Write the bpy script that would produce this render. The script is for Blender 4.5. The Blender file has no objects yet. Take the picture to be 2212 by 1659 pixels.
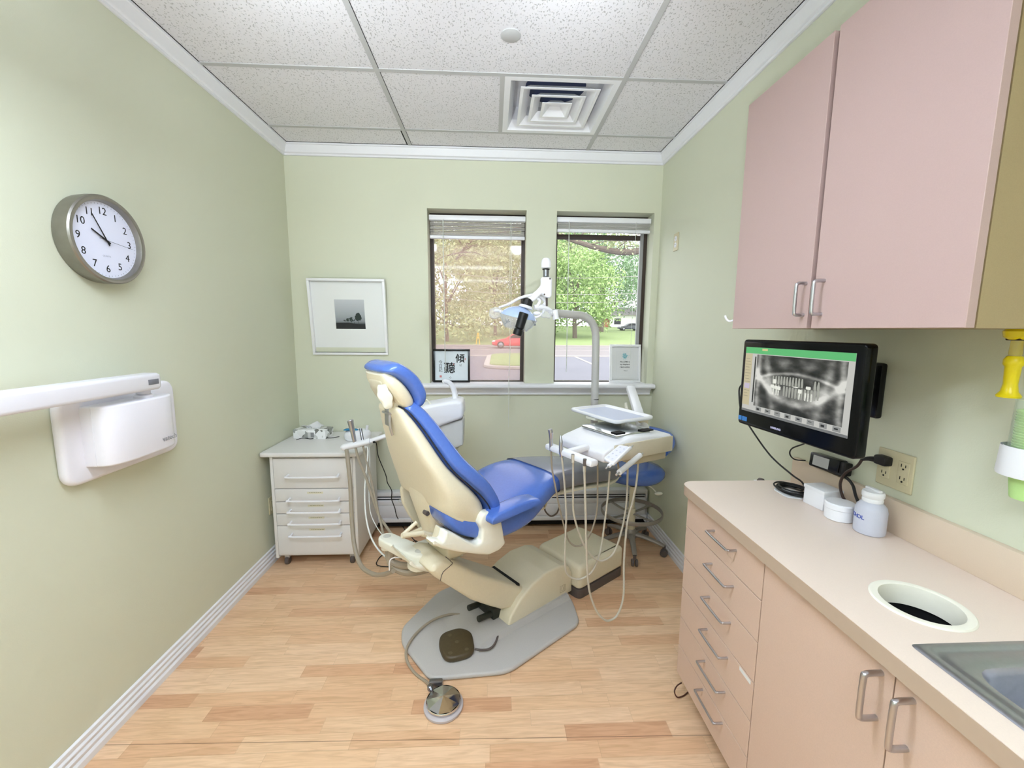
SKY, SUN, EXPO, LAMP, LAMPU, SPOTW, LAMPR, UPW = 0.95, 0.45, 1.85, 6.6, 4.0, 6.0, 8.6, 56.0
import bpy, bmesh, math, random
from mathutils import Vector, Matrix
from mathutils.geometry import tessellate_polygon
rnd = random.Random(11)
scene = bpy.context.scene
COL = scene.collection
PI = math.pi

# ------------------------------------------------------------------ camera
W, H = 2212.0, 1659.0
FPX, YAW, PIT, ROL, CH = 902.8475, 0.04777, 0.12914, 0.00763, 1.5133
_cy, _sy, _cp, _sp = math.cos(YAW), math.sin(YAW), math.cos(PIT), math.sin(PIT)
FW = Vector((_sy*_cp, _cy*_cp, -_sp))
_r0 = Vector((_cy, -_sy, 0)); _u0 = _r0.cross(FW)
CR = _r0*math.cos(ROL) + _u0*math.sin(ROL)
CU = -_r0*math.sin(ROL) + _u0*math.cos(ROL)
EYE = Vector((0, 0, CH))
def ray(u, v): return FW + CR*((u-W/2)/FPX) - CU*((v-H/2)/FPX)
def at(u, v, x=None, y=None, z=None):
    """where the line of sight of photo point (u, v) meets a real plane of the room"""
    d = ray(u, v)
    for i, k in enumerate((x, y, z)):
        if k is not None: return EYE + d*((k-EYE[i])/d[i])
cam = bpy.data.cameras.new('camera'); co = bpy.data.objects.new('camera', cam); COL.objects.link(co)
cam.sensor_width = 36; cam.lens = FPX/W*36; cam.clip_start = .02; cam.clip_end = 600
m = Matrix.Identity(4)
for i in range(3):
    m[i][0] = CR[i]; m[i][1] = CU[i]; m[i][2] = -FW[i]; m[i][3] = EYE[i]
co.matrix_world = m; scene.camera = co

# ------------------------------------------------------------------ materials
def lin(c):
    def f(x):
        x /= 255.0
        return x/12.92 if x <= .04045 else ((x+.055)/1.055)**2.4
    return (f(c[0]), f(c[1]), f(c[2]), 1)
def newmat(name):
    m = bpy.data.materials.new(name); m.use_nodes = True
    nt = m.node_tree
    return m, nt, nt.nodes['Principled BSDF']
def N(nt, t, **k):
    n = nt.nodes.new(t)
    for a, b in k.items(): setattr(n, a, b)
    return n
def mat(name, col, rough=.5, metal=0, var=.03, scale=60, bump=0, bscale=300, coat=0, trans=0, alpha=1, ior=1.45, emit=0, spec=.5):
    m, nt, b = newmat(name)
    L = nt.links
    c = lin(col)
    tc = N(nt, 'ShaderNodeTexCoord')
    if var > 0:
        nz = N(nt, 'ShaderNodeTexNoise'); nz.inputs['Scale'].default_value = scale; nz.inputs['Detail'].default_value = 3
        L.new(tc.outputs['Object'], nz.inputs['Vector'])
        mx = N(nt, 'ShaderNodeMix', data_type='RGBA')
        mx.inputs[6].default_value = [max(0, x*(1-var*1.6)) for x in c[:3]]+[1]
        mx.inputs[7].default_value = [min(1, x*(1+var*1.6)) for x in c[:3]]+[1]
        L.new(nz.outputs['Fac'], mx.inputs[0]); L.new(mx.outputs[2], b.inputs['Base Color'])
    else:
        b.inputs['Base Color'].default_value = c
    b.inputs['Roughness'].default_value = rough; b.inputs['Metallic'].default_value = metal
    b.inputs['IOR'].default_value = ior; b.inputs['Coat Weight'].default_value = coat
    b.inputs['Transmission Weight'].default_value = trans; b.inputs['Alpha'].default_value = alpha
    b.inputs['Specular IOR Level'].default_value = spec
    if emit:
        b.inputs['Emission Color'].default_value = c; b.inputs['Emission Strength'].default_value = emit
    if bump:
        nb = N(nt, 'ShaderNodeTexNoise'); nb.inputs['Scale'].default_value = bscale; nb.inputs['Detail'].default_value = 2
        L.new(tc.outputs['Object'], nb.inputs['Vector'])
        bp = N(nt, 'ShaderNodeBump'); bp.inputs['Strength'].default_value = bump; bp.inputs['Distance'].default_value = .001
        L.new(nb.outputs['Fac'], bp.inputs['Height']); L.new(bp.outputs['Normal'], b.inputs['Normal'])
    return m
def glassy(name, col, op, rough=.05, spec=.5):
    """thin clear plastic or glass: see-through with a little body colour"""
    m, nt, b = newmat(name)
    b.inputs['Base Color'].default_value = lin(col); b.inputs['Roughness'].default_value = rough
    b.inputs['Specular IOR Level'].default_value = spec
    tr = N(nt, 'ShaderNodeBsdfTransparent'); mx = N(nt, 'ShaderNodeMixShader')
    lw = N(nt, 'ShaderNodeLayerWeight'); lw.inputs['Blend'].default_value = .25
    ma = N(nt, 'ShaderNodeMath', operation='MULTIPLY_ADD'); ma.inputs[1].default_value = .5; ma.inputs[2].default_value = op
    nt.links.new(lw.outputs['Facing'], ma.inputs[0]); nt.links.new(ma.outputs[0], mx.inputs[0])
    nt.links.new(tr.outputs[0], mx.inputs[1]); nt.links.new(b.outputs[0], mx.inputs[2])
    nt.links.new(mx.outputs[0], nt.nodes['Material Output'].inputs['Surface'])
    return m

# ------------------------------------------------------------------ geometry
def rsample(pts, n=8, closed=False):
    """Catmull-Rom through pts"""
    P = [Vector(p) for p in pts]
    if len(P) < 3: return P
    out = []; k = len(P)
    rng = range(k) if closed else range(k-1)
    for i in rng:
        if closed: a, b, c, d = P[(i-1) % k], P[i], P[(i+1) % k], P[(i+2) % k]
        else: a, b, c, d = P[max(i-1, 0)], P[i], P[i+1], P[min(i+2, k-1)]
        for j in range(n):
            t = j/n
            out.append(.5*((2*b)+(c-a)*t+(2*a-5*b+4*c-d)*t*t+(3*b-a-3*c+d)*t**3))
    if not closed: out.append(P[-1])
    return out
def rpoly(pts, r, n=5):
    """round the corners of a 2D polygon"""
    out = []; k = len(pts)
    rs = r if isinstance(r, (list, tuple)) else [r]*k
    for i in range(k):
        a, b, c = Vector(pts[i-1][:2]), Vector(pts[i][:2]), Vector(pts[(i+1) % k][:2])
        d1, d2 = a-b, c-b; l = min(d1.length, d2.length)*.49
        rr = min(rs[i], l)
        if rr <= 1e-6: out.append(tuple(b)); continue
        p1, p2 = b+d1.normalized()*rr, b+d2.normalized()*rr
        for j in range(n+1):
            t = j/n; out.append(tuple(p1*(1-t)**2+b*2*t*(1-t)+p2*t*t))
    return out
def inset(poly, d):
    k = len(poly); out = []
    A = sum(poly[i-1][0]*poly[i][1]-poly[i][0]*poly[i-1][1] for i in range(k))
    s = 1 if A > 0 else -1
    for i in range(k):
        a, b, c = Vector(poly[i-1]), Vector(poly[i]), Vector(poly[(i+1) % k])
        e1, e2 = (b-a), (c-b)
        e1 = e1.normalized() if e1.length > 1e-9 else e2.normalized()
        e2 = e2.normalized() if e2.length > 1e-9 else e1
        n = Vector((-(e1.y+e2.y), e1.x+e2.x))
        if n.length < 1e-6: n = Vector((-e1.y, e1.x))
        n.normalize(); cs = max(.5, n.dot(Vector((-e1.y, e1.x))))
        out.append(tuple(b+n*(s*d/cs)))
    return out
class G:
    def __init__(s): s.v = []; s.f = []; s.m = []
    def add(s, v, f, mi=0, M=None):
        o = len(s.v)
        s.v += [(M @ Vector(p)) if M else Vector(p) for p in v]
        s.f += [tuple(i+o for i in q) for q in f]; s.m += [mi]*len(f); return s
    def rings(s, R, caps=(1, 1), closed=True, loop=False, mi=0, M=None):
        n = len(R[0]); v = [p for r in R for p in r]; f = []
        K = len(R)
        for i in range(K if loop else K-1):
            a, b = i*n, ((i+1) % K)*n
            for j in range(n if closed else n-1):
                k = (j+1) % n; f.append((a+j, a+k, b+k, b+j))
        if caps[0] and not loop: f.append(tuple(range(n-1, -1, -1)))
        if caps[1] and not loop: f.append(tuple((K-1)*n+j for j in range(n)))
        return s.add(v, f, mi, M)
    def box(s, a, b, r=0, mi=0, M=None, seg=2):
        """box between corners a and b, edges rounded by r"""
        a, b = Vector(a), Vector(b)
        lo = Vector((min(a.x, b.x), min(a.y, b.y), min(a.z, b.z))); hi = Vector((max(a.x, b.x), max(a.y, b.y), max(a.z, b.z)))
        bm = bmesh.new(); bmesh.ops.create_cube(bm, size=1)
        for q in bm.verts: q.co = Vector([lo[i]+(q.co[i]+.5)*(hi[i]-lo[i]) for i in range(3)])
        if r > 0:
            r = min(r, .49*min(hi-lo))
            bmesh.ops.bevel(bm, geom=bm.edges[:], offset=r, segments=seg, profile=.5, affect='EDGES')
        bm.verts.index_update()
        s.add([q.co.copy() for q in bm.verts], [tuple(x.index for x in f.verts) for f in bm.faces], mi, M); bm.free(); return s
    def prism(s, poly, z0, z1, bev=0, seg=3, mi=0, M=None):
        R = []
        if bev > 0:
            for i in range(seg+1):
                t = PI/2*i/seg; R.append([(x, y, z0+bev*(1-math.sin(t))) for x, y in inset(poly, bev*(1-math.cos(PI/2-t)) if 0 else bev*(1-math.sin(t)))])
            R = []
            for i in range(seg+1):
                t = PI/2*i/seg
                R.append([(x, y, z0+bev*(1-math.cos(t))) for x, y in inset(poly, bev*(1-math.sin(t)))])
            for i in range(seg+1):
                t = PI/2*i/seg
                R.append([(x, y, z1-bev*(1-math.sin(t))) for x, y in inset(poly, bev*(1-math.cos(t)))])
        else: R = [[(x, y, z0) for x, y in poly], [(x, y, z1) for x, y in poly]]
        s.rings(R, caps=(0, 0), mi=mi, M=M)
        for ring in (R[0], R[-1]):      # outlines may be concave: fill them by triangulation
            tri = tessellate_polygon([[Vector((p[0], p[1], 0)) for p in ring]])
            s.add(ring, [tuple(q) for q in tri], mi, M)
        return s
    def lathe(s, prof, n=32, mi=0, M=None, caps=(1, 1)):
        R = [[(r*math.cos(2*PI*j/n), r*math.sin(2*PI*j/n), z) for j in range(n)] for r, z in prof]
        return s.rings(R, caps=caps, mi=mi, M=M)
    def cyl(s, a, b, r, r2=None, n=20, mi=0):
        a, b = Vector(a), Vector(b); d = b-a
        M = Matrix.Translation(a) @ d.to_track_quat('Z', 'Y').to_matrix().to_4x4()
        r2 = r if r2 is None else r2; e = min(r, r2)*.12
        return s.lathe([(max(r-e, 1e-4), 0), (r, min(e, d.length*.3)), (r2, d.length-min(e, d.length*.3)), (max(r2-e, 1e-4), d.length)], n, mi, M)
    def tube(s, pts, r, n=10, k=6, closed=False, mi=0, caps=(1, 1), flat=1):
        P = rsample(pts, k, closed) if k > 1 else [Vector(p) for p in pts]
        K = len(P); R = []; up = None
        for i in range(K):
            t = (P[(i+1) % K]-P[i-1]) if closed else (P[min(i+1, K-1)]-P[max(i-1, 0)])
            t.normalize()
            if up is None:
                up = Vector((0, 0, 1)) if abs(t.z) < .9 else Vector((1, 0, 0))
            a = up.cross(t)
            if a.length < 1e-5: a = Vector((1, 0, 0)).cross(t)
            a.normalize(); b = t.cross(a); up = b if not closed else up
            rr = r if not isinstance(r, (list, tuple)) else r[0]+(r[-1]-r[0])*i/(K-1)
            R.append([P[i]+a*(rr*math.cos(2*PI*j/n))+b*(rr*flat*math.sin(2*PI*j/n)) for j in range(n)])
        return s.rings(R, caps=caps, loop=closed, mi=mi)
    def sphere(s, c, r, n=20, mi=0, M=None):
        c = Vector(c); r = Vector(r) if isinstance(r, (tuple, list, Vector)) else Vector((r, r, r))
        R = []
        K = n//2
        for i in range(K+1):
            t = PI*i/K; q = max(math.sin(t), .002)
            R.append([(c.x+r.x*q*math.cos(2*PI*j/n), c.y+r.y*q*math.sin(2*PI*j/n), c.z-r.z*math.cos(t)) for j in range(n)])
        return s.rings(R, mi=mi, M=M)
    def make(s, name, mats, parent=None, world=False, smooth=35, keep=False):
        v = s.v
        if world and parent is not None:
            Mi = FR[parent.name].inverted(); v = [Mi @ p for p in v]
        me = bpy.data.meshes.new(name)
        loc = Vector((0, 0, 0))
        if parent is None and not keep:
            xs = [p.x for p in v]; ys = [p.y for p in v]; zs = [p.z for p in v]
            loc = Vector(((min(xs)+max(xs))/2, (min(ys)+max(ys))/2, min(zs))); v = [p-loc for p in v]
        me.from_pydata([tuple(p) for p in v], [], s.f)
        if not isinstance(mats, (list, tuple)): mats = [mats]
        for q in mats: me.materials.append(q)
        me.polygons.foreach_set('material_index', s.m)
        bm = bmesh.new(); bm.from_mesh(me)
        bmesh.ops.remove_doubles(bm, verts=bm.verts[:], dist=1e-6)
        bmesh.ops.recalc_face_normals(bm, faces=bm.faces[:])
        if smooth:
            th = math.radians(smooth)
            for f in bm.faces: f.smooth = True
            for e in bm.edges:
                if len(e.link_faces) == 2 and e.calc_face_angle(0) > th: e.smooth = False
        bm.to_mesh(me); bm.free()
        o = bpy.data.objects.new(name, me); COL.objects.link(o); o.location = loc
        if parent is not None:
            o.parent = parent; FR[o.name] = FR[parent.name]
        else: FR[o.name] = Matrix.Translation(loc)
        return o
FR = {}
def thing(name, label, cat, loc=(0, 0, 0), rz=0, group=None, M=None):
    o = bpy.data.objects.new(name, None); COL.objects.link(o); o.empty_display_size = .05
    if M is None: M = Matrix.Translation(Vector(loc)) @ Matrix.Rotation(rz, 4, 'Z')
    o.matrix_world = M; FR[o.name] = M.copy()
    o['label'] = label; o['category'] = cat
    if group: o['group'] = group
    return o
def tag(o, label, cat, group=None, kind=None):
    o['label'] = label; o['category'] = cat
    if group: o['group'] = group
    if kind: o['kind'] = kind
    return o
def struct(o, label=None):
    o['kind'] = 'structure'
    if label: o['label'] = label
    return o
def text(name, s, size, M, mt, parent=None, ext=.0003, align='CENTER', bold=0):
    """raised lettering; M maps text x/y/normal to the frame of parent"""
    cu = bpy.data.curves.new(name, 'FONT'); cu.body = s; cu.size = size; cu.extrude = ext; cu.align_x = align; cu.align_y = 'CENTER'
    cu.offset = bold; cu.resolution_u = 3
    t = bpy.data.objects.new(name, cu); COL.objects.link(t)
    dg = bpy.context.evaluated_depsgraph_get()
    me = bpy.data.meshes.new_from_object(t.evaluated_get(dg)); bpy.data.objects.remove(t)
    me.transform(M); me.materials.clear(); me.materials.append(mt); me.name = name
    o = bpy.data.objects.new(name, me); COL.objects.link(o)
    if parent is not None: o.parent = parent; FR[o.name] = FR[parent.name]
    return o
def frame(o, x, y, z=None):
    x = Vector(x).normalized(); y = Vector(y); z = x.cross(y).normalized(); y = z.cross(x)
    M = Matrix.Identity(4)
    for i in range(3): M[i][0] = x[i]; M[i][1] = y[i]; M[i][2] = z[i]; M[i][3] = o[i]
    return M

# ------------------------------------------------------------------ the palette
XL, XR, YB, ZC, YF = -1.426, 1.218, 3.101, 2.755, -1.3
M_wall = mat('sage_wall_paint', (213, 215, 193), .62, var=.012, scale=2.5, bump=.25, bscale=260)
M_trim = mat('white_trim_paint', (232, 232, 236), .38, var=.01)
M_white = mat('white_plastic', (236, 236, 240), .3, var=.008)
M_bar = mat('grid_bar_white', (190, 190, 190), .8, var=.01)
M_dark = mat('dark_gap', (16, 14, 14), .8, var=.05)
M_lam = mat('beige_pink_laminate', (208, 181, 163), .48, var=.05, scale=420, bump=.08, bscale=500)
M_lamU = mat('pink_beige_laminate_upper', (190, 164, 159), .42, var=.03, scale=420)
M_gapb = mat('brown_gap', (60, 40, 34), .8)
M_chrome = mat('satin_chrome', (198, 198, 204), .28, metal=1, var=.02)
M_steel = mat('brushed_steel', (150, 152, 158), .32, metal=1, var=.06, scale=200)
M_blue = mat('blue_vinyl', (80, 114, 194), .22, var=.05, scale=90, bump=.10, bscale=400, coat=.5)
M_blue.node_tree.nodes['Principled BSDF'].inputs['Coat Roughness'].default_value = .16
M_cream = mat('cream_plastic', (224, 214, 188), .34, var=.03, scale=140, bump=.05)
M_cream2 = mat('cream_plastic_pale', (234, 231, 216), .3, var=.02)
M_grey = mat('grey_base_paint', (184, 180, 176), .5, var=.04, scale=260, bump=.12)
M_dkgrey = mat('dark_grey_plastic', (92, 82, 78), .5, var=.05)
M_black = mat('black_plastic', (14, 14, 16), .22, var=.05)
M_rub = mat('black_rubber', (26, 24, 24), .55, var=.05)
M_hose = mat('taupe_hose', (158, 146, 128), .42, var=.03)
M_hoseL = mat('pale_grey_hose', (196, 188, 172), .4, var=.03)
M_cart = mat('white_cart_laminate', (226, 224, 222), .45, var=.015, scale=300)
M_bronze = mat('bronze_window_frame', (62, 50, 44), .45, var=.05)
M_cord = mat('clear_cord', (214, 218, 212), .4, var=0)
M_paper = mat('white_paper', (222, 222, 222), .8, var=.01)
M_ink = mat('black_ink', (22, 22, 24), .7, var=0)
M_red = mat('red_ink', (206, 130, 130), .7, var=0)
M_ivory = mat('ivory_plate', (206, 196, 162), .4, var=.02)
# ------------------------------------------------------------------ special materials
def math_n(nt, op, a, b=None, c=None):
    n = N(nt, 'ShaderNodeMath', operation=op)
    for i, x in enumerate((a, b, c)):
        if x is None: continue
        if isinstance(x, (int, float)): n.inputs[i].default_value = x
        else: nt.links.new(x, n.inputs[i])
    return n.outputs[0]
def floor_mat():
    m, nt, b = newmat('maple_strip_laminate'); L = nt.links
    tc = N(nt, 'ShaderNodeTexCoord'); sp = N(nt, 'ShaderNodeSeparateXYZ'); L.new(tc.outputs['Object'], sp.inputs[0])
    x, y = sp.outputs[0], sp.outputs[1]
    y2 = math_n(nt, 'ADD', y, .03)
    ry = math_n(nt, 'DIVIDE', y2, .066); row = math_n(nt, 'FLOOR', ry)
    w1 = N(nt, 'ShaderNodeTexWhiteNoise', noise_dimensions='1D'); L.new(row, w1.inputs['W'])
    xo = math_n(nt, 'ADD', math_n(nt, 'DIVIDE', x, .40), math_n(nt, 'MULTIPLY', w1.outputs['Value'], 7.3)); col = math_n(nt, 'FLOOR', xo)
    cb = N(nt, 'ShaderNodeCombineXYZ'); L.new(row, cb.inputs[0]); L.new(col, cb.inputs[1])
    w2 = N(nt, 'ShaderNodeTexWhiteNoise', noise_dimensions='2D'); L.new(cb.outputs[0], w2.inputs['Vector'])
    # grain, stretched along the strip
    mp = N(nt, 'ShaderNodeMapping'); mp.inputs['Scale'].default_value = (2.2, 26, 1); L.new(tc.outputs['Object'], mp.inputs['Vector'])
    of = N(nt, 'ShaderNodeVectorMath', operation='ADD'); L.new(mp.outputs[0], of.inputs[0])
    cb2 = N(nt, 'ShaderNodeCombineXYZ'); L.new(math_n(nt, 'MULTIPLY', w2.outputs['Value'], 37.0), cb2.inputs[0]); L.new(cb2.outputs[0], of.inputs[1])
    nz = N(nt, 'ShaderNodeTexNoise'); nz.inputs['Scale'].default_value = 3; nz.inputs['Detail'].default_value = 5; nz.inputs['Distortion'].default_value = 1.2
    L.new(of.outputs[0], nz.inputs['Vector'])
    r = N(nt, 'ShaderNodeValToRGB'); L.new(w2.outputs['Value'], r.inputs[0])
    r.color_ramp.elements[0].color = lin((212, 164, 128)); r.color_ramp.elements[1].color = lin((238, 202, 166))
    e = r.color_ramp.elements.new(.12); e.color = lin((222, 176, 138)); e = r.color_ramp.elements.new(.5); e.color = lin((232, 193, 154))
    g = N(nt, 'ShaderNodeMix', data_type='RGBA', blend_type='MULTIPLY'); g.inputs[0].default_value = .55
    r2 = N(nt, 'ShaderNodeValToRGB'); L.new(nz.outputs['Fac'], r2.inputs[0])
    r2.color_ramp.elements[0].position = .3; r2.color_ramp.elements[0].color = (.66, .58, .50, 1); r2.color_ramp.elements[1].position = .62; r2.color_ramp.elements[1].color = (1, 1, 1, 1)
    L.new(r.outputs[0], g.inputs[6]); L.new(r2.outputs[0], g.inputs[7])
    # seams: thin between strips, darker between boards of three strips
    fy = math_n(nt, 'FRACT', ry); d1 = math_n(nt, 'LESS_THAN', fy, .03)
    by = math_n(nt, 'DIVIDE', y2, .198); fb = math_n(nt, 'FRACT', by); d2 = math_n(nt, 'LESS_THAN', fb, .012)
    fx = math_n(nt, 'FRACT', xo); d3 = math_n(nt, 'LESS_THAN', fx, .006)
    s = math_n(nt, 'ADD', math_n(nt, 'MULTIPLY', d1, .10), math_n(nt, 'ADD', math_n(nt, 'MULTIPLY', d2, .10), math_n(nt, 'MULTIPLY', d3, .12)))
    dd = math_n(nt, 'ABSOLUTE', math_n(nt, 'SUBTRACT', math_n(nt, 'MULTIPLY_ADD', x, .023, y), 1.3775))
    s = math_n(nt, 'MAXIMUM', s, math_n(nt, 'MULTIPLY', math_n(nt, 'LESS_THAN', dd, .0013), .7))      # one open joint between boards
    dk = N(nt, 'ShaderNodeMix', data_type='RGBA'); L.new(s, dk.inputs[0]); L.new(g.outputs[2], dk.inputs[6]); dk.inputs[7].default_value = lin((92, 56, 34))
    L.new(dk.outputs[2], b.inputs['Base Color']); b.inputs['Roughness'].default_value = .34
    return m
def ceiling_mat():
    m, nt, b = newmat('fissured_ceiling_tile'); L = nt.links
    tc = N(nt, 'ShaderNodeTexCoord')
    mp = N(nt, 'ShaderNodeMapping'); mp.inputs['Scale'].default_value = (1, .62, 1); L.new(tc.outputs['Object'], mp.inputs['Vector'])
    nz = N(nt, 'ShaderNodeTexNoise'); nz.inputs['Scale'].default_value = 150; nz.inputs['Detail'].default_value = 1.5; L.new(mp.outputs[0], nz.inputs['Vector'])
    vo = N(nt, 'ShaderNodeTexVoronoi'); vo.inputs['Scale'].default_value = 78; L.new(mp.outputs[0], vo.inputs['Vector'])
    a = N(nt, 'ShaderNodeMapRange'); a.inputs[1].default_value = .13; a.inputs[2].default_value = .25; L.new(vo.outputs['Distance'], a.inputs[0])
    c = N(nt, 'ShaderNodeMapRange'); c.inputs[1].default_value = .33; c.inputs[2].default_value = .40; L.new(nz.outputs['Fac'], c.inputs[0])
    sp = N(nt, 'ShaderNodeSeparateColor'); L.new(vo.outputs['Color'], sp.inputs[0])
    pick = math_n(nt, 'LESS_THAN', sp.outputs[0], .70)   # only some cells carry a pit
    pit = math_n(nt, 'MAXIMUM', a.outputs[0], pick)
    v = math_n(nt, 'MINIMUM', math_n(nt, 'ADD', pit, 0), c.outputs[0])
    mx = N(nt, 'ShaderNodeMix', data_type='RGBA'); L.new(v, mx.inputs[0])
    mx.inputs[6].default_value = lin((188, 186, 188)); mx.inputs[7].default_value = lin((228, 226, 230)); L.new(mx.outputs[2], b.inputs['Base Color'])
    bp = N(nt, 'ShaderNodeBump'); bp.inputs['Strength'].default_value = .5; bp.inputs['Distance'].default_value = .002
    L.new(v, bp.inputs['Height']); L.new(bp.outputs[0], b.inputs['Normal']); b.inputs['Roughness'].default_value = .9
    return m
M_floor, M_ceil = floor_mat(), ceiling_mat()

# ------------------------------------------------------------------ room shell
struct(G().box((XL-.1, YF-.1, -.06), (XR+.1, YB+.22, 0)).make('floor', M_floor, keep=True, smooth=0))
HX0, HX1, HY0, HY1 = .0615, .6455, 2.2395, 2.8235      # opening for the air diffuser
g = G()
for a, b in (((XL-.1, YF-.1), (HX0, YB+.22)), ((HX1, YF-.1), (XR+.1, YB+.22)), ((HX0, YF-.1), (HX1, HY0)), ((HX0, HY1), (HX1, YB+.22))): g.box((*a, ZC), (*b, ZC+.06))
struct(g.make('ceiling', M_ceil, keep=True, smooth=0))
struct(G().box((XL-.1, YF, 0), (XL, YB, ZC)).make('wall_left', M_wall, keep=True, smooth=0))
struct(G().box((XR, YF, 0), (XR+.1, YB, ZC)).make('wall_right', M_wall, keep=True, smooth=0))
struct(G().box((XL-.1, YF-.1, 0), (XR+.1, YF, ZC)).make('wall_front', M_wall, keep=True, smooth=0))
W1 = (-.461, .243); W2 = (.461, 1.170); WZ0, WZ1 = 1.108, 2.357
g = G()
for a, b in (((XL-.1, 0), (W1[0], ZC)), ((W1[1], 0), (W2[0], ZC)), ((W2[1], 0), (XR+.1, ZC)), ((W1[0], WZ1), (W1[1], ZC)), ((W2[0], WZ1), (W2[1], ZC)), ((W1[0], 0), (W1[1], WZ0)), ((W2[0], 0), (W2[1], WZ0))):
    g.box((a[0], YB, a[1]), (b[0], YB+.22, b[1]))
struct(g.make('wall_back', M_wall, keep=True, smooth=0))
# crown moulding: mitred at both back corners
prof = [(0, -.074), (.006, -.075), (.011, -.072), (.012, -.062), (.017, -.060), (.020, -.052), (.033, -.022), (.036, -.014), (.042, -.012), (.043, 0), (0, 0)]
R = []
for k in range(4):
    R.append([((XL+d) if k < 2 else (XR-d), YF if k in (0, 3) else YB-d, ZC+z) for d, z in prof])
struct(G().rings(R).make('trim_1', M_trim, keep=True, smooth=50), 'white crown moulding round the ceiling')
bp = [(0, 0), (.017, 0), (.017, .024), (.015, .028), (.010, .033), (.0145, .046), (.0145, .050), (.0075, .058), (.0120, .070), (.0120, .073), (.0055, .080), (.0085, .092), (.008, .097), (.003, .101), (0, .102)]
struct(G().rings([[(XL+d, y, z) for d, z in bp] for y in (YF, YB)]).make('baseboard_left', M_trim, keep=True, smooth=20))
struct(G().rings([[(XR-d, y, z) for d, z in bp] for y in (1.556, YB)]).make('baseboard_right', M_trim, keep=True, smooth=20))
# window stool and apron under both windows
sp_ = [(3.25, 1.112), (3.25, 1.086), (3.06, 1.086), (3.045, 1.082), (3.03, 1.086), (3.024, 1.098), (3.028, 1.110), (3.036, 1.116)]
g = G().rings([[(x, y, z) for y, z in sp_] for x in (-.555, 1.212)])
ap = [(YB+.001, 1.086), (YB+.001, 1.032), (3.078, 1.034), (3.078, 1.048), (3.072, 1.052), (3.066, 1.066), (3.052, 1.080), (3.052, 1.086)]
g.rings([[(x+k, y, z) for y, z in ap] for x, k in ((-.54, 0), (1.192, 0))])
struct(g.make('trim_2', M_trim, keep=True, smooth=50), 'white window stool with apron below it')
# ceiling grid bars
TX = [-.561, .658]; TY = [2.836, 2.227, 1.617, 1.007, .398, -.212, -.822]
g = G()
def bar(a, b):  # dark strip along one edge paints the shadow line of the tile gap
    g.box((a[0], a[1], ZC-.0035), (b[0], b[1], ZC+.001))
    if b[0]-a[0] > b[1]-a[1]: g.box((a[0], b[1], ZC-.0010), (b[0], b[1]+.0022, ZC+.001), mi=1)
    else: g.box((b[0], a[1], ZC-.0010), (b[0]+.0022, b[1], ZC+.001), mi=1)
for y in TY: bar((XL+.043, y-.012), (XR-.043, y+.012))
for x in TX+[.049]:
    if x == .049: bar((x-.012, 2.227+.012), (x+.012, 2.836-.012)); continue
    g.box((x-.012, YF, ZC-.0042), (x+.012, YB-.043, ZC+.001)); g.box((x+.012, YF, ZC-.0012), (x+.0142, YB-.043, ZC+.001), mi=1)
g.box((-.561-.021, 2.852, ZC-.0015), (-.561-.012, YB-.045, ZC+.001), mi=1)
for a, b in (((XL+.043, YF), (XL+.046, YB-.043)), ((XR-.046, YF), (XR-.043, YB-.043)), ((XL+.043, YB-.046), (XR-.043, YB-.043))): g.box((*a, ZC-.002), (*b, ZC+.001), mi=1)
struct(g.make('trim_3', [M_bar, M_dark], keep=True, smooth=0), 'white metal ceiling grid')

# ------------------------------------------------------------------ ceiling fittings and added fill lamps
M_lampg, nt, b = newmat('fill_lower_glow')
b.inputs['Base Color'].default_value = (.9, .9, .9, 1); b.inputs['Emission Color'].default_value = (.80, .92, 1.06, 1); b.inputs['Emission Strength'].default_value = LAMP
M_lampu, nt, b = newmat('fill_upper_glow')
b.inputs['Base Color'].default_value = (.9, .9, .9, 1); b.inputs['Emission Color'].default_value = (.80, .92, 1.06, 1); b.inputs['Emission Strength'].default_value = LAMPU
def glow(name, st):
    m_, nt_, b_ = newmat(name); b_.inputs['Base Color'].default_value = (.9, .9, .9, 1); b_.inputs['Emission Color'].default_value = (.80, .92, 1.06, 1); b_.inputs['Emission Strength'].default_value = st
    return m_
M_rear = glow('rear_fill_glow', LAMPR)
ZP = 2.32
def pendant(x0, y0, w, l, label, M_lampg=M_lampg, M_lampu=M_lampu):
    """added fill lamp in pendant form: glowing underside and glowing top, hung from the ceiling on two rods"""
    z = ZP
    t = thing('fill_pendant', label, 'ceiling light', (x0+w/2, y0+l/2, z))
    G().box((x0+.012, y0+.012, z), (x0+w-.012, y0+l-.012, z+.012), .003).make('lower_diffuser', M_lampg, t, world=True, smooth=0)
    G().box((x0+.012, y0+.012, z+.040), (x0+w-.012, y0+l-.012, z+.048), .003).make('upper_diffuser', M_lampu, t, world=True, smooth=0)
    g = G()
    for a, c in (((0, 0), (w, .011)), ((0, l-.011), (w, l)), ((0, .011), (.011, l-.011)), ((w-.011, .011), (w, l-.011))): g.box((x0+a[0], y0+a[1], z-.002), (x0+c[0], y0+c[1], z+.05))
    g.box((x0+.01, y0+.01, z+.018), (x0+w-.01, y0+l-.01, z+.034)); g.make('housing', M_white, t, world=True, smooth=0)
    for x in (x0+.15, x0+w-.15): G().cyl((x, y0+l/2, z+.045), (x, y0+l/2, ZC), .005).make('suspension_rod', M_chrome, t, world=True)
pendant(-1.05, .70, 1.2, .26, 'added fill lamp above the chair in place of an unseen ceiling fixture, just out of frame')  # stands in for an unseen ceiling fixture; glowing top added to brighten the ceiling
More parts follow.
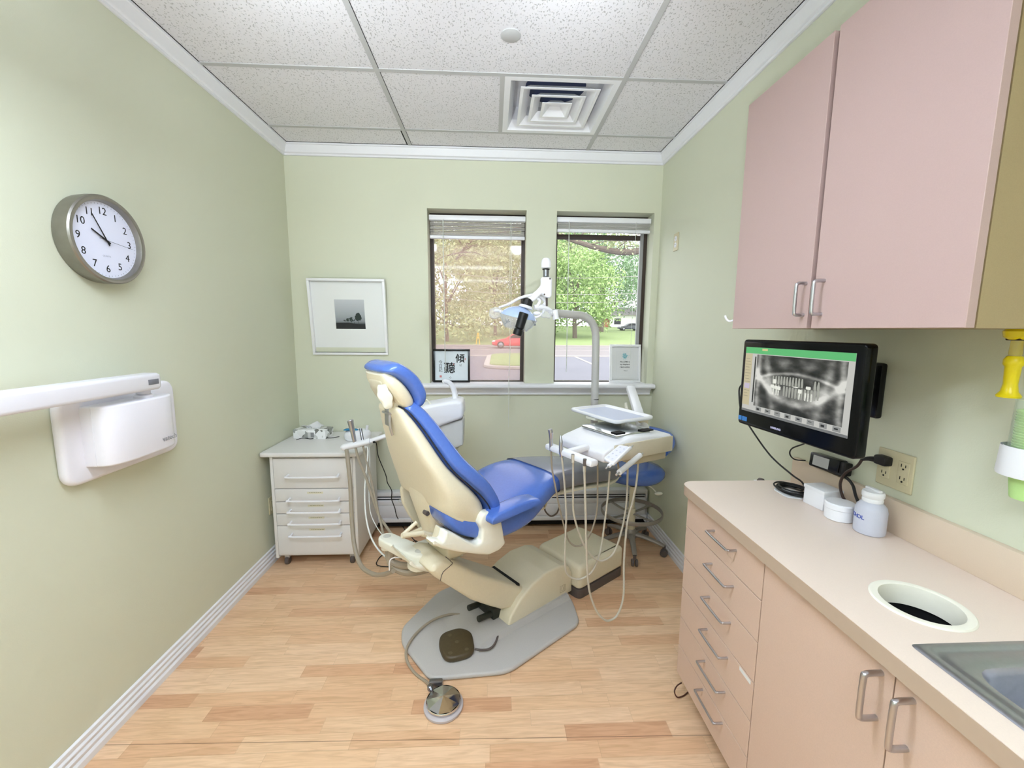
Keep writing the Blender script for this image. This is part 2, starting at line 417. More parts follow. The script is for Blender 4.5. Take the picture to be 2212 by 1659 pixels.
t = thing('fill_uplight', 'added fill lamp on a stand throwing light up at the ceiling, behind the camera', 'fill light', (-.55, -1.0, 0))  # invented uplight, added to brighten the far ceiling
G().lathe([(.001, 0), (.12, 0), (.12, .015), (.012, .025), (.012, .80), (.05, .84), (.075, .92), (.070, .92), (.045, .845), (.001, .84)], 32, M=Matrix.Translation((-.55, -1.0, 0))).make('stand', M_white, t, world=True)
l = bpy.data.lights.new('fill_uplight_beam', 'SPOT'); l.energy = UPW; l.spot_size = math.radians(62); l.spot_blend = .9; l.shadow_soft_size = .06; l.color = (.84, .92, 1)
lo = bpy.data.objects.new('fill_uplight_beam', l); COL.objects.link(lo); lo.matrix_world = Matrix.Translation((-.55, -1.0, .93)) @ (Vector((-.05, 2.55, 2.80))-Vector((-.55, -1.0, .93))).to_track_quat('-Z', 'Y').to_matrix().to_4x4()
pendant(-.90, -.80, 1.2, .26, 'added fill lamp in pendant form behind the camera', M_rear, M_rear)  # fill lamp added behind the camera to lift floor, fronts and chair side
def spotlight(x, y, z, aim, label, power):  # invented fill spots, added to brighten the far end of the room
    d = (Vector(aim)-Vector((x, y, z))).normalized(); Ms = Matrix.Translation((x, y, z)) @ d.to_track_quat('-Z', 'Y').to_matrix().to_4x4()
    t = thing('fill_spotlight', label, 'ceiling light', (x, y, z))
    G().lathe([(.075, .0), (.080, .002), (.060, .09), (.03, .11), (.001, .112), (.001, .10), (.05, .08), (.070, .004)], 28, caps=(0, 0), M=Ms).make('lamp_head', M_white, t, world=True)
    G().cyl((x-d.x*.1, y-d.y*.1, z-d.z*.1), (x-d.x*.1, y-d.y*.1, ZC), .008).make('stem', M_chrome, t, world=True)
    l = bpy.data.lights.new('spot', 'SPOT'); l.energy = power; l.spot_size = math.radians(125); l.spot_blend = 1; l.shadow_soft_size = .07; l.color = (.84, .93, 1)
    lo = bpy.data.objects.new('fill_spot_beam', l); COL.objects.link(lo); lo.matrix_world = Matrix.Translation(d*.005) @ Ms
spotlight(-.75, 1.22, 2.50, (-.45, 3.1, 2.35), 'added fill spotlight at the left, aimed at the window wall, out of frame', SPOTW)
spotlight(.30, 1.22, 2.50, (.30, 3.1, 2.35), 'added fill spotlight at the right, aimed at the window wall, out of frame', SPOTW)
# air diffuser
t = thing('ceiling_vent', 'square white stepped air diffuser with dark blue duct behind in the ceiling', 'vent', (.3535, 2.5315, ZC))
M_duct = mat('blue_grey_duct', (40, 52, 92), .6, var=.1, scale=8)
cx, cy = .3535, 2.5315
def sqr(h, z): return [(cx-h, cy-h, z), (cx+h, cy-h, z), (cx+h, cy+h, z), (cx-h, cy+h, z)]
G().rings([sqr(.2925, ZC+.001), sqr(.2925, ZC-.004), sqr(.262, ZC-.004), sqr(.235, ZC+.045), sqr(.235, ZC+.12), sqr(.29, ZC+.12)], caps=(0, 1)).make('frame', M_white, t, world=True, smooth=0)
G().lathe([(.001, ZC+.117), (.15, ZC+.117), (.17, ZC+.112)], 32, M=Matrix.Translation((cx, cy, 0))).make('duct_opening', M_duct, t, world=True)
for h, zz in ((.208, -.004), (.145, -.008), (.082, -.012)):
    G().rings([sqr(h-.052, ZC+zz+.040), sqr(h-.014, ZC+zz+.004), sqr(h, ZC+zz+.003), sqr(h, ZC+zz), sqr(h-.016, ZC+zz), sqr(h-.055, ZC+zz+.037)], caps=(1 if h < .1 else 0, 1 if h < .1 else 0), loop=h > .1).make('louvre', M_white, t, world=True, smooth=0)
tag(G().lathe([(.001, -.005), (.040, -.0045), (.043, -.003), (.043, 0)], 40, M=Matrix.Translation((.077, 1.951, ZC))).make('ceiling_cover', M_bar), 'round flat grey-white cover plate on the ceiling tile', 'cover plate')

# ------------------------------------------------------------------ windows and blinds
M_glass = glassy('clear_window_glass', (235, 240, 240), .03)
M_glassL = glassy('hazy_pink_window_glass', (224, 190, 178), .33)
M_lite = mat('light_metal_track', (170, 170, 172), .4, metal=.5)
def window(n, x0, x1, gm, light):
    y0 = 3.225
    f = G()
    b_ = .026
    f.box((x0, y0, WZ0), (x0+b_, y0+.05, WZ1)); f.box((x1-b_, y0, WZ0), (x1, y0+.05, WZ1))
    f.box((x0+b_, y0, WZ1-b_), (x1-b_, y0+.05, WZ1)); f.box((x0+b_, y0, WZ0), (x1-b_, y0+.05, WZ0+.012))
    o = struct(f.make('window_%d' % n, M_bronze, keep=True, smooth=0), light)
    G().box((x0+b_, y0+.022, WZ0+.012), (x1-b_, y0+.026, WZ1-b_)).make('glass_pane', gm, o, smooth=0)
    if n == 2:
        h = G().box((x1-.052, y0+.004, WZ0+.012), (x1-b_, y0+.022, WZ1-b_)); h.box((x0+b_, y0+.004, 2.19), (x1-.052, y0+.022, 2.225), mi=1)
        h.make('sash_track', [M_lite, M_bronze], o, smooth=0)
window(1, W1[0], W1[1], M_glassL, 'left window with a dark bronze frame')
window(2, W2[0], W2[1], M_glass, 'right window with a dark bronze frame')
M_slat = mat('blind_slat', (214, 212, 206), .45, var=.03)
def blind(x0, x1, ztop, zst, zb, label, wand, cord, cz):
    t = thing('window_blind', label, 'blind', ((x0+x1)/2, 3.15, ztop), group='raised blinds in the two windows')
    G().box((x0, 3.128, ztop-.036), (x1, 3.165, ztop), .004).make('headrail', M_white, t, world=True)
    s = G(); n = max(6, int((ztop-.040-zst)/.0088))
    for i in range(n):
        z = ztop-.041-(ztop-.042-zst)*i/(n-1); j = rnd.uniform(-.006, .006)
        s.box((x0+.006+rnd.uniform(0, .002), 3.134+j, z-.0009), (x1-.006, 3.160+j, z+.0011))
    s.make('slat_stack', M_slat, t, world=True, smooth=0)
    G().box((x0+.004, 3.134, zb), (x1-.004, 3.160, zst-.002), .004).make('bottom_rail', M_white, t, world=True)
    G().tube([(wand, 3.122, ztop-.03), (wand, 3.12, ztop-.3), (wand+.004, 3.12, 1.20)], .0028, 8).make('tilt_wand', M_cord, t, world=True)
    for k in (0, .012) if cz < 1 else (0,):
        P = [(cord+k, 3.12, ztop-.03), (cord+k*.8, 3.112, 1.5), (cord-.004, 3.108, 1.16), (cord-.004-k*.5, 3.012, 1.11), (cord-.008, 3.010, cz+k*5)] if cz < 1 else [(cord, 3.12, ztop-.03), (cord, 3.12, cz)]
        G().tube(P, .0013, 6, k=4).make('pull_cord', M_cord, t, world=True)
blind(W1[0]+.008, W1[1]-.004, 2.322, 2.185, 2.160, 'mini blind raised in the left window with a thick slat stack', -.352, .128, .80)
blind(W2[0]+.006, W2[1]-.010, 2.325, 2.246, 2.222, 'mini blind raised in the right window with a thinner slat stack', .555, 1.045, 1.30)

# ------------------------------------------------------------------ baseboard heater
t = thing('baseboard_heater', 'long white hydronic baseboard heater with two dark slots under the windows', 'heater', (.13, 3.07, 0))
G().box((-.95, 3.034, .266), (1.195, YB, .298), .003).make('top_hood', M_trim, t, world=True)
G().box((-.95, 3.036, .196), (1.195, 3.05, .237), .002).box((-.95, 3.036, .0975), (1.195, 3.05, .1945), .002).box((-.95, 3.030, .062), (1.195, 3.05, .096), .006).make('front_cover', M_trim, t, world=True)
G().box((-.95, 3.036, .2485), (1.18, 3.048, .2555)).make('damper_strip', M_trim, t, world=True)
G().box((-.95, 3.058, .02), (1.195, YB, .266)).make('back_panel', M_dark, t, world=True, smooth=0)
G().box((1.185, 3.036, .04), (1.2, YB, .298), .003).make('end_cap', M_trim, t, world=True)
# ------------------------------------------------------------------ wall clock
CX = XL+.058
Mc = frame((CX, 1.622, 1.820), (0, 1, 0), (0, 0, 1))     # x to the right, y up, z out of the wall
t = thing('wall_clock', 'round silver-rimmed wall clock with a white face high on the left wall', 'clock', M=Mc)
G().lathe([(.128, -.054), (.150, -.056), (.153, -.03), (.153, -.006), (.149, -.001), (.143, 0), (.136, -.003), (.131, -.016), (.131, -.022), (.1, -.022)], 72, caps=(0, 0)).make('rim', mat('brushed_clock_rim', (150, 146, 138), .34, metal=.9, var=.08, scale=30), t)
M_face = mat('clock_face_white', (226, 228, 246), .5, var=0)
face = G().lathe([(.001, -.0215), (.132, -.0215)], 64, caps=(0, 0)).make('clock_face', M_face, t)
for k in range(1, 13):
    a = math.radians(90-30*k)
    text('numeral', str(k), .036, Matrix.Translation((.100*math.cos(a), .100*math.sin(a), -.0212)), M_ink, face, .0002)
g = G()
for k in range(60):
    a = math.radians(6*k); g.box((-.0004, .1225, -.0214), (.0004, .126 if k % 5 else .128, -.0211), M=Matrix.Rotation(a, 4, 'Z'))
g.make('minute_marks', M_ink, face, smooth=0)
def hand(name, deg, l, w, z, tail):
    g = G(); g.prism([(-w, -tail), (w, -tail), (w*.7, l), (-w*.7, l)], z, z+.0008, M=Matrix.Rotation(math.radians(-deg), 4, 'Z')); g.make(name, M_ink, t, smooth=0)
hand('hour_hand', 299, .062, .0032, -.017, .018); hand('minute_hand', 330, .098, .0024, -.0155, .02); hand('second_hand', 97, .105, .0006, -.014, .03)
text('dial_text', 'QUARTZ', .008, Matrix.Translation((0, -.055, -.0212)), mat('faint_grey', (170, 172, 190), .6, var=0), face, .0001)

# ------------------------------------------------------------------ x-ray unit on the left wall
t = thing('dental_xray_unit', 'white wall-mounted dental x-ray unit with a long folding arm on the left wall', 'x-ray unit', (XL, 1.63, .98))
M_xr = mat('xray_white_plastic', (236, 234, 242), .28, var=.006)
Mw = frame((XL, 0, 0), (0, 1, 0), (0, 0, 1))     # local x = world Y, y = world Z, z = out of the wall
pl = rpoly([(1.385, .978), (1.882, .978), (1.882, 1.288), (1.385, 1.288)], .055, 8)
G().prism(pl, .0, .034, .014, M=Mw).make('wall_plate', M_xr, t, world=True)
hp = [(1.452, .03), (1.452, .07)]
for i in range(0, 17):
    a = PI*(1-i/16.0); hp.append((1.612+.158*math.copysign(abs(math.cos(a))**.55, math.cos(a)), .07+.062*math.sin(a)**.7 if math.sin(a) > 0 else .07))
hp += [(1.772, .07), (1.772, .03)]
Mh = Matrix.Translation((0, 0, 0)) @ Matrix(((0, 1, 0, XL), (1, 0, 0, 0), (0, 0, 1, 0), (0, 0, 0, 1)))   # local x -> world Y, local y -> out of wall
hs = G().prism(hp, 1.032, 1.244, .008, M=Mh).make('housing', M_xr, t, world=True, smooth=40)
text('brand_lettering', 'vatech', .028, frame((XL+.1335, 1.700, 1.075), (0, 1, 0), (0, 0, 1)), mat('grey_print', (150, 150, 156), .5, var=0), hs, .0004).data.transform(FR[t.name].inverted())
M_gp = mat('label_grey', (120, 120, 128), .6, var=0)
g = G()
for i, w in enumerate((.010, .012, .009, .012, .011, .008)): g.box((1.470, 1.115-i*.004, .1035), (1.470+w, 1.1165-i*.004, .1042), M=Mw)
tri = [(1.470, 1.078), (1.486, 1.078), (1.478, 1.092)]
for i in range(3):
    a, b = Vector(tri[i]), Vector(tri[(i+1) % 3]); n = (b-a).normalized(); p = Vector((-n.y, n.x))*.001
    g.prism([tuple(a), tuple(b), tuple(b+p), tuple(a+p)], .1035, .1042, M=Mw)
g.make('warning_label', M_gp, hs, world=True, smooth=0)
G().cyl((XL+.085, 1.655, 1.240), (XL+.085, 1.655, 1.256), .030, n=32).cyl((XL+.085, 1.655, 1.256), (XL+.085, 1.655, 1.276), .022, n=32).make('swivel_post', M_xr, t, world=True)
arm = rpoly([(-.034, 1.274), (.034, 1.274), (.034, 1.338), (-.034, 1.338)], .013, 4)
R = []
for y, s in ((1.688, .55), (1.684, .86), (1.672, 1), (.62, 1.0)):
    R.append([(XL+.102+x*s, y, 1.306+(z-1.306)*s) for x, z in arm])
G().rings(R).make('folding_arm', M_xr, t, world=True, smooth=50)
G().box((XL+.1362, 1.620, 1.296), (XL+.1372, 1.668, 1.316), .0004).make('arm_label', M_gp, t, world=True)
G().prism([(1.642, 1.035), (1.665, 1.035), (1.660, 1.012), (1.650, 1.006)], .03, .055, .003, M=Mw).make('latch', M_steel, t, world=True)

# ------------------------------------------------------------------ outlets
def outlet(name, M, label, w, h, gangs, mt=M_ivory, old=False):
    """M: x right, y up, z out of the wall; origin at plate centre"""
    t = thing(name, label, 'outlet', M=M, group=None)
    G().prism(rpoly([(-w/2, -h/2), (w/2, -h/2), (w/2, h/2), (-w/2, h/2)], .004, 3), 0, .006, .003).make('plate', mt, t)
    for gx in gangs:
        if not old:
            rc = G().prism(rpoly([(gx-.017, -.034), (gx+.017, -.034), (gx+.017, .034), (gx-.017, .034)], .003, 3), .004, .0085, .0012).make('receptacle', mt, t)
            cs = (-.019, .019)
        else:
            rc = G()
            for y in (-.020, .020): rc.lathe([(.001, .0085), (.0155, .0085), (.0165, .006)], 24, M=Matrix.Translation((gx, y, 0)))
            rc = rc.make('receptacle', M_white, t); cs = (-.02, .02)
        for y in cs:
            s = G()
            s.box((gx-.0075, y-.001, .008), (gx-.0055, y+.008, .0092)); s.box((gx+.0055, y-.001, .008), (gx+.0075, y+.007, .0092)); s.lathe([(.0008, .0092), (.0028, .0092), (.0028, .008)], 10, M=Matrix.Translation((gx, y-.007, 0)))
            s.make('socket_slots', M_dark, rc, smooth=0)
    return t
MR = lambda y, z: frame((XR, y, z), (0, -1, 0), (0, 0, 1))
outlet('wall_outlet', MR(1.162, 1.102), 'ivory double-gang outlet plate with a black plug, above the worktop backsplash', .114, .115, (-.029, .029))
outlet('wall_outlet', MR(2.812, 2.098), 'small ivory outlet high on the right wall near the window corner', .070, .114, (0,), old=True)
outlet('wall_outlet', frame((XL, 2.650, .380), (0, 1, 0), (0, 0, 1)), 'ivory outlet low on the left wall beside the white drawer cart', .070, .114, (0,))

# ------------------------------------------------------------------ picture on the back wall
p0 = Vector((-1.302, 3.036, 1.858)); ux = Vector((.537, 0, 0)); dn = Vector((.010, .052, -.534))
Mp = frame(p0+dn, ux, -dn)     # origin bottom-left, x right, y up, z towards the room
t = thing('framed_picture', 'large white frame with a small misty black-and-white tree photograph on the back wall', 'picture', M=Mp)
w, h = .535, .537
M_fr = mat('white_lacquer_frame', (238, 238, 240), .35, var=.006)
g = G()
for a, b in (((0, 0), (w, .017)), ((0, h-.017), (w, h)), ((0, .017), (.017, h-.017)), ((w-.017, .017), (w, h-.017))): g.box((*a, -.028), (*b, .006), .0015)
g.make('frame', M_fr, t)
G().box((.015, .015, -.026), (w-.015, h-.015, -.018)).make('mat_board', mat('mat_board_white', (232, 234, 232), .8, var=0), t, smooth=0)
x0, y0, s_ = .172, .185, .208
mm, nt, b = newmat('misty_sky_print'); tc = N(nt, 'ShaderNodeTexCoord'); sp = N(nt, 'ShaderNodeSeparateXYZ'); rp = N(nt, 'ShaderNodeValToRGB')
mr = N(nt, 'ShaderNodeMapRange'); mr.inputs[1].default_value = y0; mr.inputs[2].default_value = y0+s_
nt.links.new(tc.outputs['Object'], sp.inputs[0]); nt.links.new(sp.outputs[1], mr.inputs[0]); nt.links.new(mr.outputs[0], rp.inputs[0]); nt.links.new(rp.outputs[0], b.inputs['Base Color'])
rp.color_ramp.elements[0].color = lin((26, 30, 32)); rp.color_ramp.elements[1].color = lin((196, 200, 204))
for p_, c_ in ((.17, (44, 50, 50)), (.2, (100, 106, 108)), (.27, (136, 142, 146)), (.5, (164, 170, 174))): e = rp.color_ramp.elements.new(p_); e.color = lin(c_)
b.inputs['Roughness'].default_value = .7
ph = G().box((x0, y0, -.0178), (x0+s_, y0+s_, -.0172)).make('photograph', mm, t, smooth=0)
g = G(); r2 = random.Random(3)
def blob(cx, cy, rx, ry, k):
    for i in range(k):
        a = r2.uniform(0, 2*PI); q = r2.uniform(.2, 1); rr = r2.uniform(.18, .34)*min(rx, ry); nn = 9
        c_ = (cx+rx*.75*q*math.cos(a), cy+ry*.75*q*math.sin(a))
        g.prism([(c_[0]+rr*math.cos(2*PI*j/nn), c_[1]+rr*math.sin(2*PI*j/nn)) for j in range(nn)], -.0173, -.0170+i*.000001)
blob(x0+.160, y0+.085, .026, .034, 60); blob(x0+.110, y0+.068, .015, .021, 30); blob(x0+.085, y0+.066, .014, .014, 24); blob(x0+.130, y0+.062, .009, .009, 12); blob(x0+.066, y0+.060, .014, .008, 16)
for x, z in ((.160, .06), (.110, .05), (.131, .05)): g.box((x0+x-.001, y0+.038, -.0172), (x0+x+.001, y0+z, -.0169))
g.make('printed_trees', mat('printed_tree_grey', (44, 56, 52), .7, var=.1, scale=200), ph, smooth=0)
g = G().prism([(x0+.004, y0+.002), (x0+s_-.001, y0+.002), (x0+s_-.001, y0+.026), (x0+.09, y0+.046), (x0+.004, y0+.044)], -.0173, -.0171).make('printed_field', mat('printed_field_grey', (40, 42, 42), .7, var=.1, scale=90), ph, smooth=0)

# ------------------------------------------------------------------ frames on the window sill
Mf = frame((-.444, 3.150, 1.1165), (1, -.02, 0), (0, .07, 1))
t = thing('framed_calligraphy', 'small black frame with brush calligraphy standing on the left of the window sill', 'picture', M=Mf)
w, h = .276, .250
g = G()
for a, b in (((0, 0), (w, .015)), ((0, h-.015), (w, h)), ((0, .015), (.015, h-.015)), ((w-.015, .015), (w, h-.015))): g.box((*a, -.012), (*b, .004), .001)
g.make('frame', M_black, t)
pp = G().box((.013, .013, -.010), (w-.013, h-.013, -.004)).make('paper', mat('rice_paper', (222, 230, 236), .8, var=.02, scale=40), t, smooth=0)
T = lambda x, y, s=1, z=-.0038: Matrix.Translation((x, y, z)) @ Matrix.Scale(s, 4)
text('brush_character', '傾', .070, T(.202, .176), M_ink, pp, .0002, bold=.0012)
text('brush_character', '聽', .088, T(.122, .102), M_ink, pp, .0002, bold=.0010)
text('brush_signature', '今\n日\n記', .030, T(.055, .120), M_ink, pp, .0002)
text('brush_small_mark', '以', .020, T(.205, .128), M_ink, pp, .0002); text('brush_small_mark', '心', .018, T(.128, .036), M_ink, pp, .0002)
for a_, b_ in (((.048, .036), (.064, .052)), ((.150, .128), (.157, .142)), ((.238, .168), (.243, .184))): G().box((*a_, -.0039), (*b_, -.0036)).make('red_seal', M_red, pp, smooth=0)
Mf = frame((.905, 3.165, 1.1165), (1, -.03, 0), (0, .10, 1))
t = thing('framed_verse', 'small white frame with a blue flower and handwritten verse, right on the window sill', 'picture', M=Mf)
w, h = .238, .292
g = G()
for a, b in (((0, 0), (w, .017)), ((0, h-.017), (w, h)), ((0, .017), (.017, h-.017)), ((w-.017, .017), (w, h-.017))): g.box((*a, -.014), (*b, .008), .001)
g.make('frame', M_fr, t)
pp = G().box((.015, .015, -.010), (w-.015, h-.015, -.004)).make('paper', M_paper, t, smooth=0)
g = G()
for a, b in (((.055, .055), (.183, .056)), ((.055, .238), (.183, .239)), ((.055, .055), (.056, .239)), ((.182, .055), (.183, .239))): g.box((*a, -.004), (*b, -.0037))
g.make('inner_border', mat('pale_grey_line', (208, 210, 214), .7, var=0), pp, smooth=0)
g = G(); r2 = random.Random(5)
for i in range(16):
    a = 2*PI*i/16+r2.uniform(-.1, .1); l = r2.uniform(.018, .032)
    g.prism([(-.0012, .004), (.0012, .004), (.0028, l*.8), (0, l), (-.0028, l*.8)], -.0038, -.0035, M=Matrix.Translation((.119, .202, 0)) @ Matrix.Rotation(a, 4, 'Z') @ Matrix.Diagonal((1, .85, 1, 1)))
for i in range(20):
    a, q = r2.uniform(0, 6.28), r2.uniform(.02, .036); g.lathe([(.0003, -.0036), (r2.uniform(.001, .002), -.0037)], 6, M=Matrix.Translation((.119+q*math.cos(a), .202+.8*q*math.sin(a), 0)))
g.make('painted_flower', mat('teal_watercolour', (130, 190, 200), .7, var=.2, scale=200), pp, smooth=0)
sh = lambda x, y: T(x, y) @ Matrix(((1, .3, 0, 0), (0, 1, 0, 0), (0, 0, 1, 0), (0, 0, 0, 1)))
for s, y in (('The LORD is', .158), ('my shepherd', .139), ('I lack nothing', .118)): text('verse_lettering', s, .0145, sh(.119, y), M_ink, pp, .0002, bold=.0003)
text('verse_lettering', 'Psalm 23', .008, sh(.125, .090), M_ink, pp, .0002)

# ------------------------------------------------------------------ white drawer cart
t = thing('drawer_cart', 'white drawer cart on casters in the left corner under the window wall', 'cabinet', (-1.112, 2.8, 0))
x0, x1, yf, yb = -1.372, -.852, 2.562, 3.02
g = G()
g.box((x0, yf, .060), (x0+.018, yb, .728), .002).box((x1-.018, yf, .060), (x1, yb, .728), .002).box((x0+.018, yf+.02, .066), (x1-.018, yb, .08)).box((x0+.018, yb-.015, .08), (x1-.018, yb, .728)).box((x0+.018, yf+.020, .7), (x1-.018, yb, .728))
g.make('carcass', M_cart, t, world=True)
G().prism(rpoly([(-1.420, 2.535), (-.812, 2.535), (-.812, 3.085), (-1.420, 3.085)], [.02, .055, .03, .01], 6), .729, .755, .006).make('top', M_cart, t, world=True)
zs = [.712, .516, .431, .352, .273, .076]; hz = [.605, .452, .377, .300, .219]
M_tape = mat('cream_tape', (222, 216, 190), .6, var=.02)
for i in range(5):
    if i == 0: G().box((x0+.018, yf+.0195, .08), (x1-.018, yf+.024, .70)).make('inner_shadow_board', M_dkgrey, t, world=True, smooth=0)  # dark sheet stands in for the shade inside the drawer gaps
    d = G().box((x0+.020, yf+.001, zs[i+1]+.005), (x1-.020, yf+.019, zs[i]), .0015).make('drawer', M_cart, t, world=True)
    hx0, hx1, z = -1.262+.000*i, -.958, hz[i]
    G().tube([(hx0, yf+.002, z+.004), (hx0, yf-.022, z), (hx0+.014, yf-.032, z-.003), (hx1-.014, yf-.032, z-.003), (hx1, yf-.022, z), (hx1, yf+.002, z+.004)], .0065, 10, k=4).make('handle', M_white, d, world=True)
    if i:
        lb = G().box((-1.155, yf-.0006, zs[i]-.030), (-1.058, yf+.001, zs[i]-.018)).make('label_strip', M_tape, d, world=True, smooth=0)
        g = G(); r2 = random.Random(i)
        x = -1.143
        while x < -1.072: w_ = r2.uniform(.006, .014); g.box((x, yf-.0008, zs[i]-.0255), (x+w_, yf-.0005, zs[i]-.0225)); x += w_+.003
        g.make('lettering', mat('faded_print', (150, 148, 130), .7, var=0), lb, world=True, smooth=0)
for x in (-1.318, -.905):
    for y in (2.60, 2.97):
        c = G().cyl((x-.012, y, .026), (x+.012, y, .026), .026, n=24).make('caster', M_dkgrey, t, world=True)
        G().box((x-.016, y-.01, .045), (x+.016, y+.014, .062), .003).make('caster_fork', M_grey, c, world=True)
# tissue box
mt_, nt, b = newmat('faceted_marble_card'); tc = N(nt, 'ShaderNodeTexCoord'); vo = N(nt, 'ShaderNodeTexVoronoi', distance='MANHATTAN'); vo.inputs['Scale'].default_value = 24; rp = N(nt, 'ShaderNodeValToRGB')
nt.links.new(tc.outputs['Object'], vo.inputs['Vector']); sc_ = N(nt, 'ShaderNodeSeparateColor'); nt.links.new(vo.outputs['Color'], sc_.inputs[0]); nt.links.new(sc_.outputs[0], rp.inputs[0]); nt.links.new(rp.outputs[0], b.inputs['Base Color'])
rp.color_ramp.interpolation = 'CONSTANT'; rp.color_ramp.elements[0].color = lin((120, 120, 116)); rp.color_ramp.elements[1].color = lin((244, 244, 244)); rp.color_ramp.elements[1].position = .7
for p_, c_ in ((.22, (206, 206, 204)), (.4, (158, 160, 156)), (.55, (236, 236, 234))): e = rp.color_ramp.elements.new(p_); e.color = lin(c_)
t = thing('tissue_box', 'marble-patterned tissue box with a white tissue pulled up, on the white drawer cart', 'tissue box', (-1.255, 2.935, .755), math.radians(-7))
bx = G().box((-.115, -.058, 0), (.115, .058, .062), .002).make('box', mt_, t)
g = G().box((.012, -.0592, .012), (.036, -.0582, .045)); g.make('box_badge', mat('badge_grey', (150, 150, 152), .6, var=.1), bx, smooth=0)
g = G(); R = []; r2 = random.Random(8)
for i in range(7):
    u = i/6.0; row = []
    for j in range(18):
        v = j/17.0; x = (v-.5)*(.08+.10*u)-.01*u+.02*u*(v-.3); y = .012*math.sin(v*9+u*2)*(.4+u)+.004*math.sin(v*23)
        z = .058+u*(.050+.022*math.exp(-((v-.62)/.16)**2)-.034*(1-v)**1.3*u-.020*u*v)
        row.append((x, y, z))
    R.append(row)
g.rings(R, caps=(0, 0), closed=False).make('tissue', M_paper, t, smooth=80)
sol = t.children[-1].modifiers.new('thickness', 'SOLIDIFY'); sol.thickness = .0008
# ultrasonic scaler behind the suction arm
t = thing('scaler_unit', 'small white rounded device with a teal blue lid at the back of the drawer cart', 'dental device', (-.925, 2.86, .755))
G().lathe([(.001, 0), (.068, 0), (.076, .006), (.080, .028), (.078, .046), (.066, .062), (.045, .070), (.001, .072)], 36, M=Matrix.Translation((0, 0, 0)) @ Matrix.Diagonal((1.15, .9, 1, 1))).make('body', M_white, t)
G().lathe([(.001, .018), (.030, .016), (.044, .008), (.046, 0), (.001, -.002)], 32, M=Matrix.Translation((-.038, -.014, .064)) @ Matrix.Rotation(-.30, 4, 'X') @ Matrix.Diagonal((1.15, .9, 1, 1))).make('lid', mat('teal_blue_plastic', (24, 128, 178), .25, var=.03, coat=.3), t)
G().tube([(.052, .0, .05), (.062, .004, .075), (.066, .004, .095)], .010, 12).make('handpiece_holder', M_white, t)
# cords around the cart
G().tube([at(640, 950, z=.759), at(655, 946, z=.759), at(672, 948, z=.759), at(690, 943, z=.759), at(712, 946, z=.759), at(733, 943, z=.759)], .0022, 6).make('power_cord', M_rub, t, world=True)
P = [at(797, 948, z=.760), at(805, 951, y=2.93)] + [at(u, v, y=y) for u, v, y in ((813, 958, 2.93), (817, 985, 2.94), (833, 1025, 2.95), (837, 1043, 2.95), (846, 1060, 2.96), (846, 1078, 2.97), (853, 1098, 2.97), (857, 1115, 2.97))] + [at(866, 1130, z=.01), at(876, 1146, z=.004), at(900, 1172, z=.004)]
G().tube(P, .0032, 6).make('hanging_cord', M_rub, t, world=True)
P = [at(u, v, z=.006) for u, v in ((908, 1178), (898, 1168), (880, 1178), (862, 1190), (838, 1196), (822, 1202), (813, 1217), (822, 1223), (846, 1224))]
tag(G().tube(P, .0028, 6).make('loose_cable', M_rub), 'thin black cable looped on the floor between the cart and the chair', 'cable')
P = [at(888, 1064, y=3.0), at(876, 1073, y=2.99), at(860, 1082, y=2.98), at(872, 1087, y=2.98), at(882, 1095, y=2.98), at(889, 1110, y=2.98), at(889, 1126, y=2.98), at(888, 1140, z=.004)]
tag(G().tube(P, .0026, 6).make('white_cable', M_cord), 'thin white cable crossing the heater front behind the chair back', 'cable')
P = [at(1460+12, 1475, z=.03), at(1462, 1482, z=.04), at(1457, 1494, z=.03), at(1463, 1506, z=.005), at(1476, 1503, z=.004), at(1490, 1492, z=.004), at(1506, 1482, z=.004)]
tag(G().tube(P, .0028, 6).make('loose_cable', mat('brown_cord', (84, 50, 40), .5)), 'thin dark brown cable loop sticking out from under the base drawers', 'cable')
# ------------------------------------------------------------------ base cabinets
CZ = .915
def wire_pull(parent, a, b, out, r, w=True):
    """a, b: where the pull meets the front; out: vector it stands off by"""
    a, b, out = Vector(a), Vector(b), Vector(out); d = (b-a).normalized()*.012
    P = [a, a+out*.6, a+out*.9+d*.15, a+out+d, b+out-d, b+out*.9-d*.15, b+out*.6, b]
    return G().tube(P, r, 12, k=4).make('handle', M_chrome, parent, world=w)
t = thing('base_drawer_cabinet', 'beige-pink six-drawer base cabinet at the far end under the worktop', 'cabinet', (1.0, 1.315, 0))
g = G().box((.795, 1.080, .099), (XR-.003, 1.548, .876)).box((.86, 1.080, 0), (XR-.02, 1.54, .099), mi=1)
g.make('carcass', [M_lam, M_gapb], t, world=True, smooth=0)
zz = [.872, .743, .611, .480, .351, .226, .098]
for i in range(6):
    d = G().box((.775, 1.0795, zz[i+1]+.0016), (.794, 1.549, zz[i]-.0016), .0008, seg=1).make('drawer', M_lam, t, world=True, smooth=0)
    zc = (.823, .700, .573, .447, .321, .205)[i]
    wire_pull(d, (.776, 1.345, zc), (.776, 1.213, zc), (-.032, 0, 0), .0042)
    if i == 3: G().box((.7742, 1.092, .463-.125+.125), (.7752, 1.148, .475)).make('label_strip', M_paper, d, world=True, smooth=0)
t = thing('base_door_cabinet', 'beige-pink two-door base cabinet beneath the waste hole and sink', 'cabinet', (1.0, .69, 0))
g = G().box((.795, .300, .099), (XR-.003, 1.0765, .70)).box((.795, .300, .70), (.800, 1.0765, .876)).box((.86, .300, 0), (XR-.02, 1.0765, .099), mi=1)
g.make('carcass', [M_lam, M_gapb], t, world=True, smooth=0)
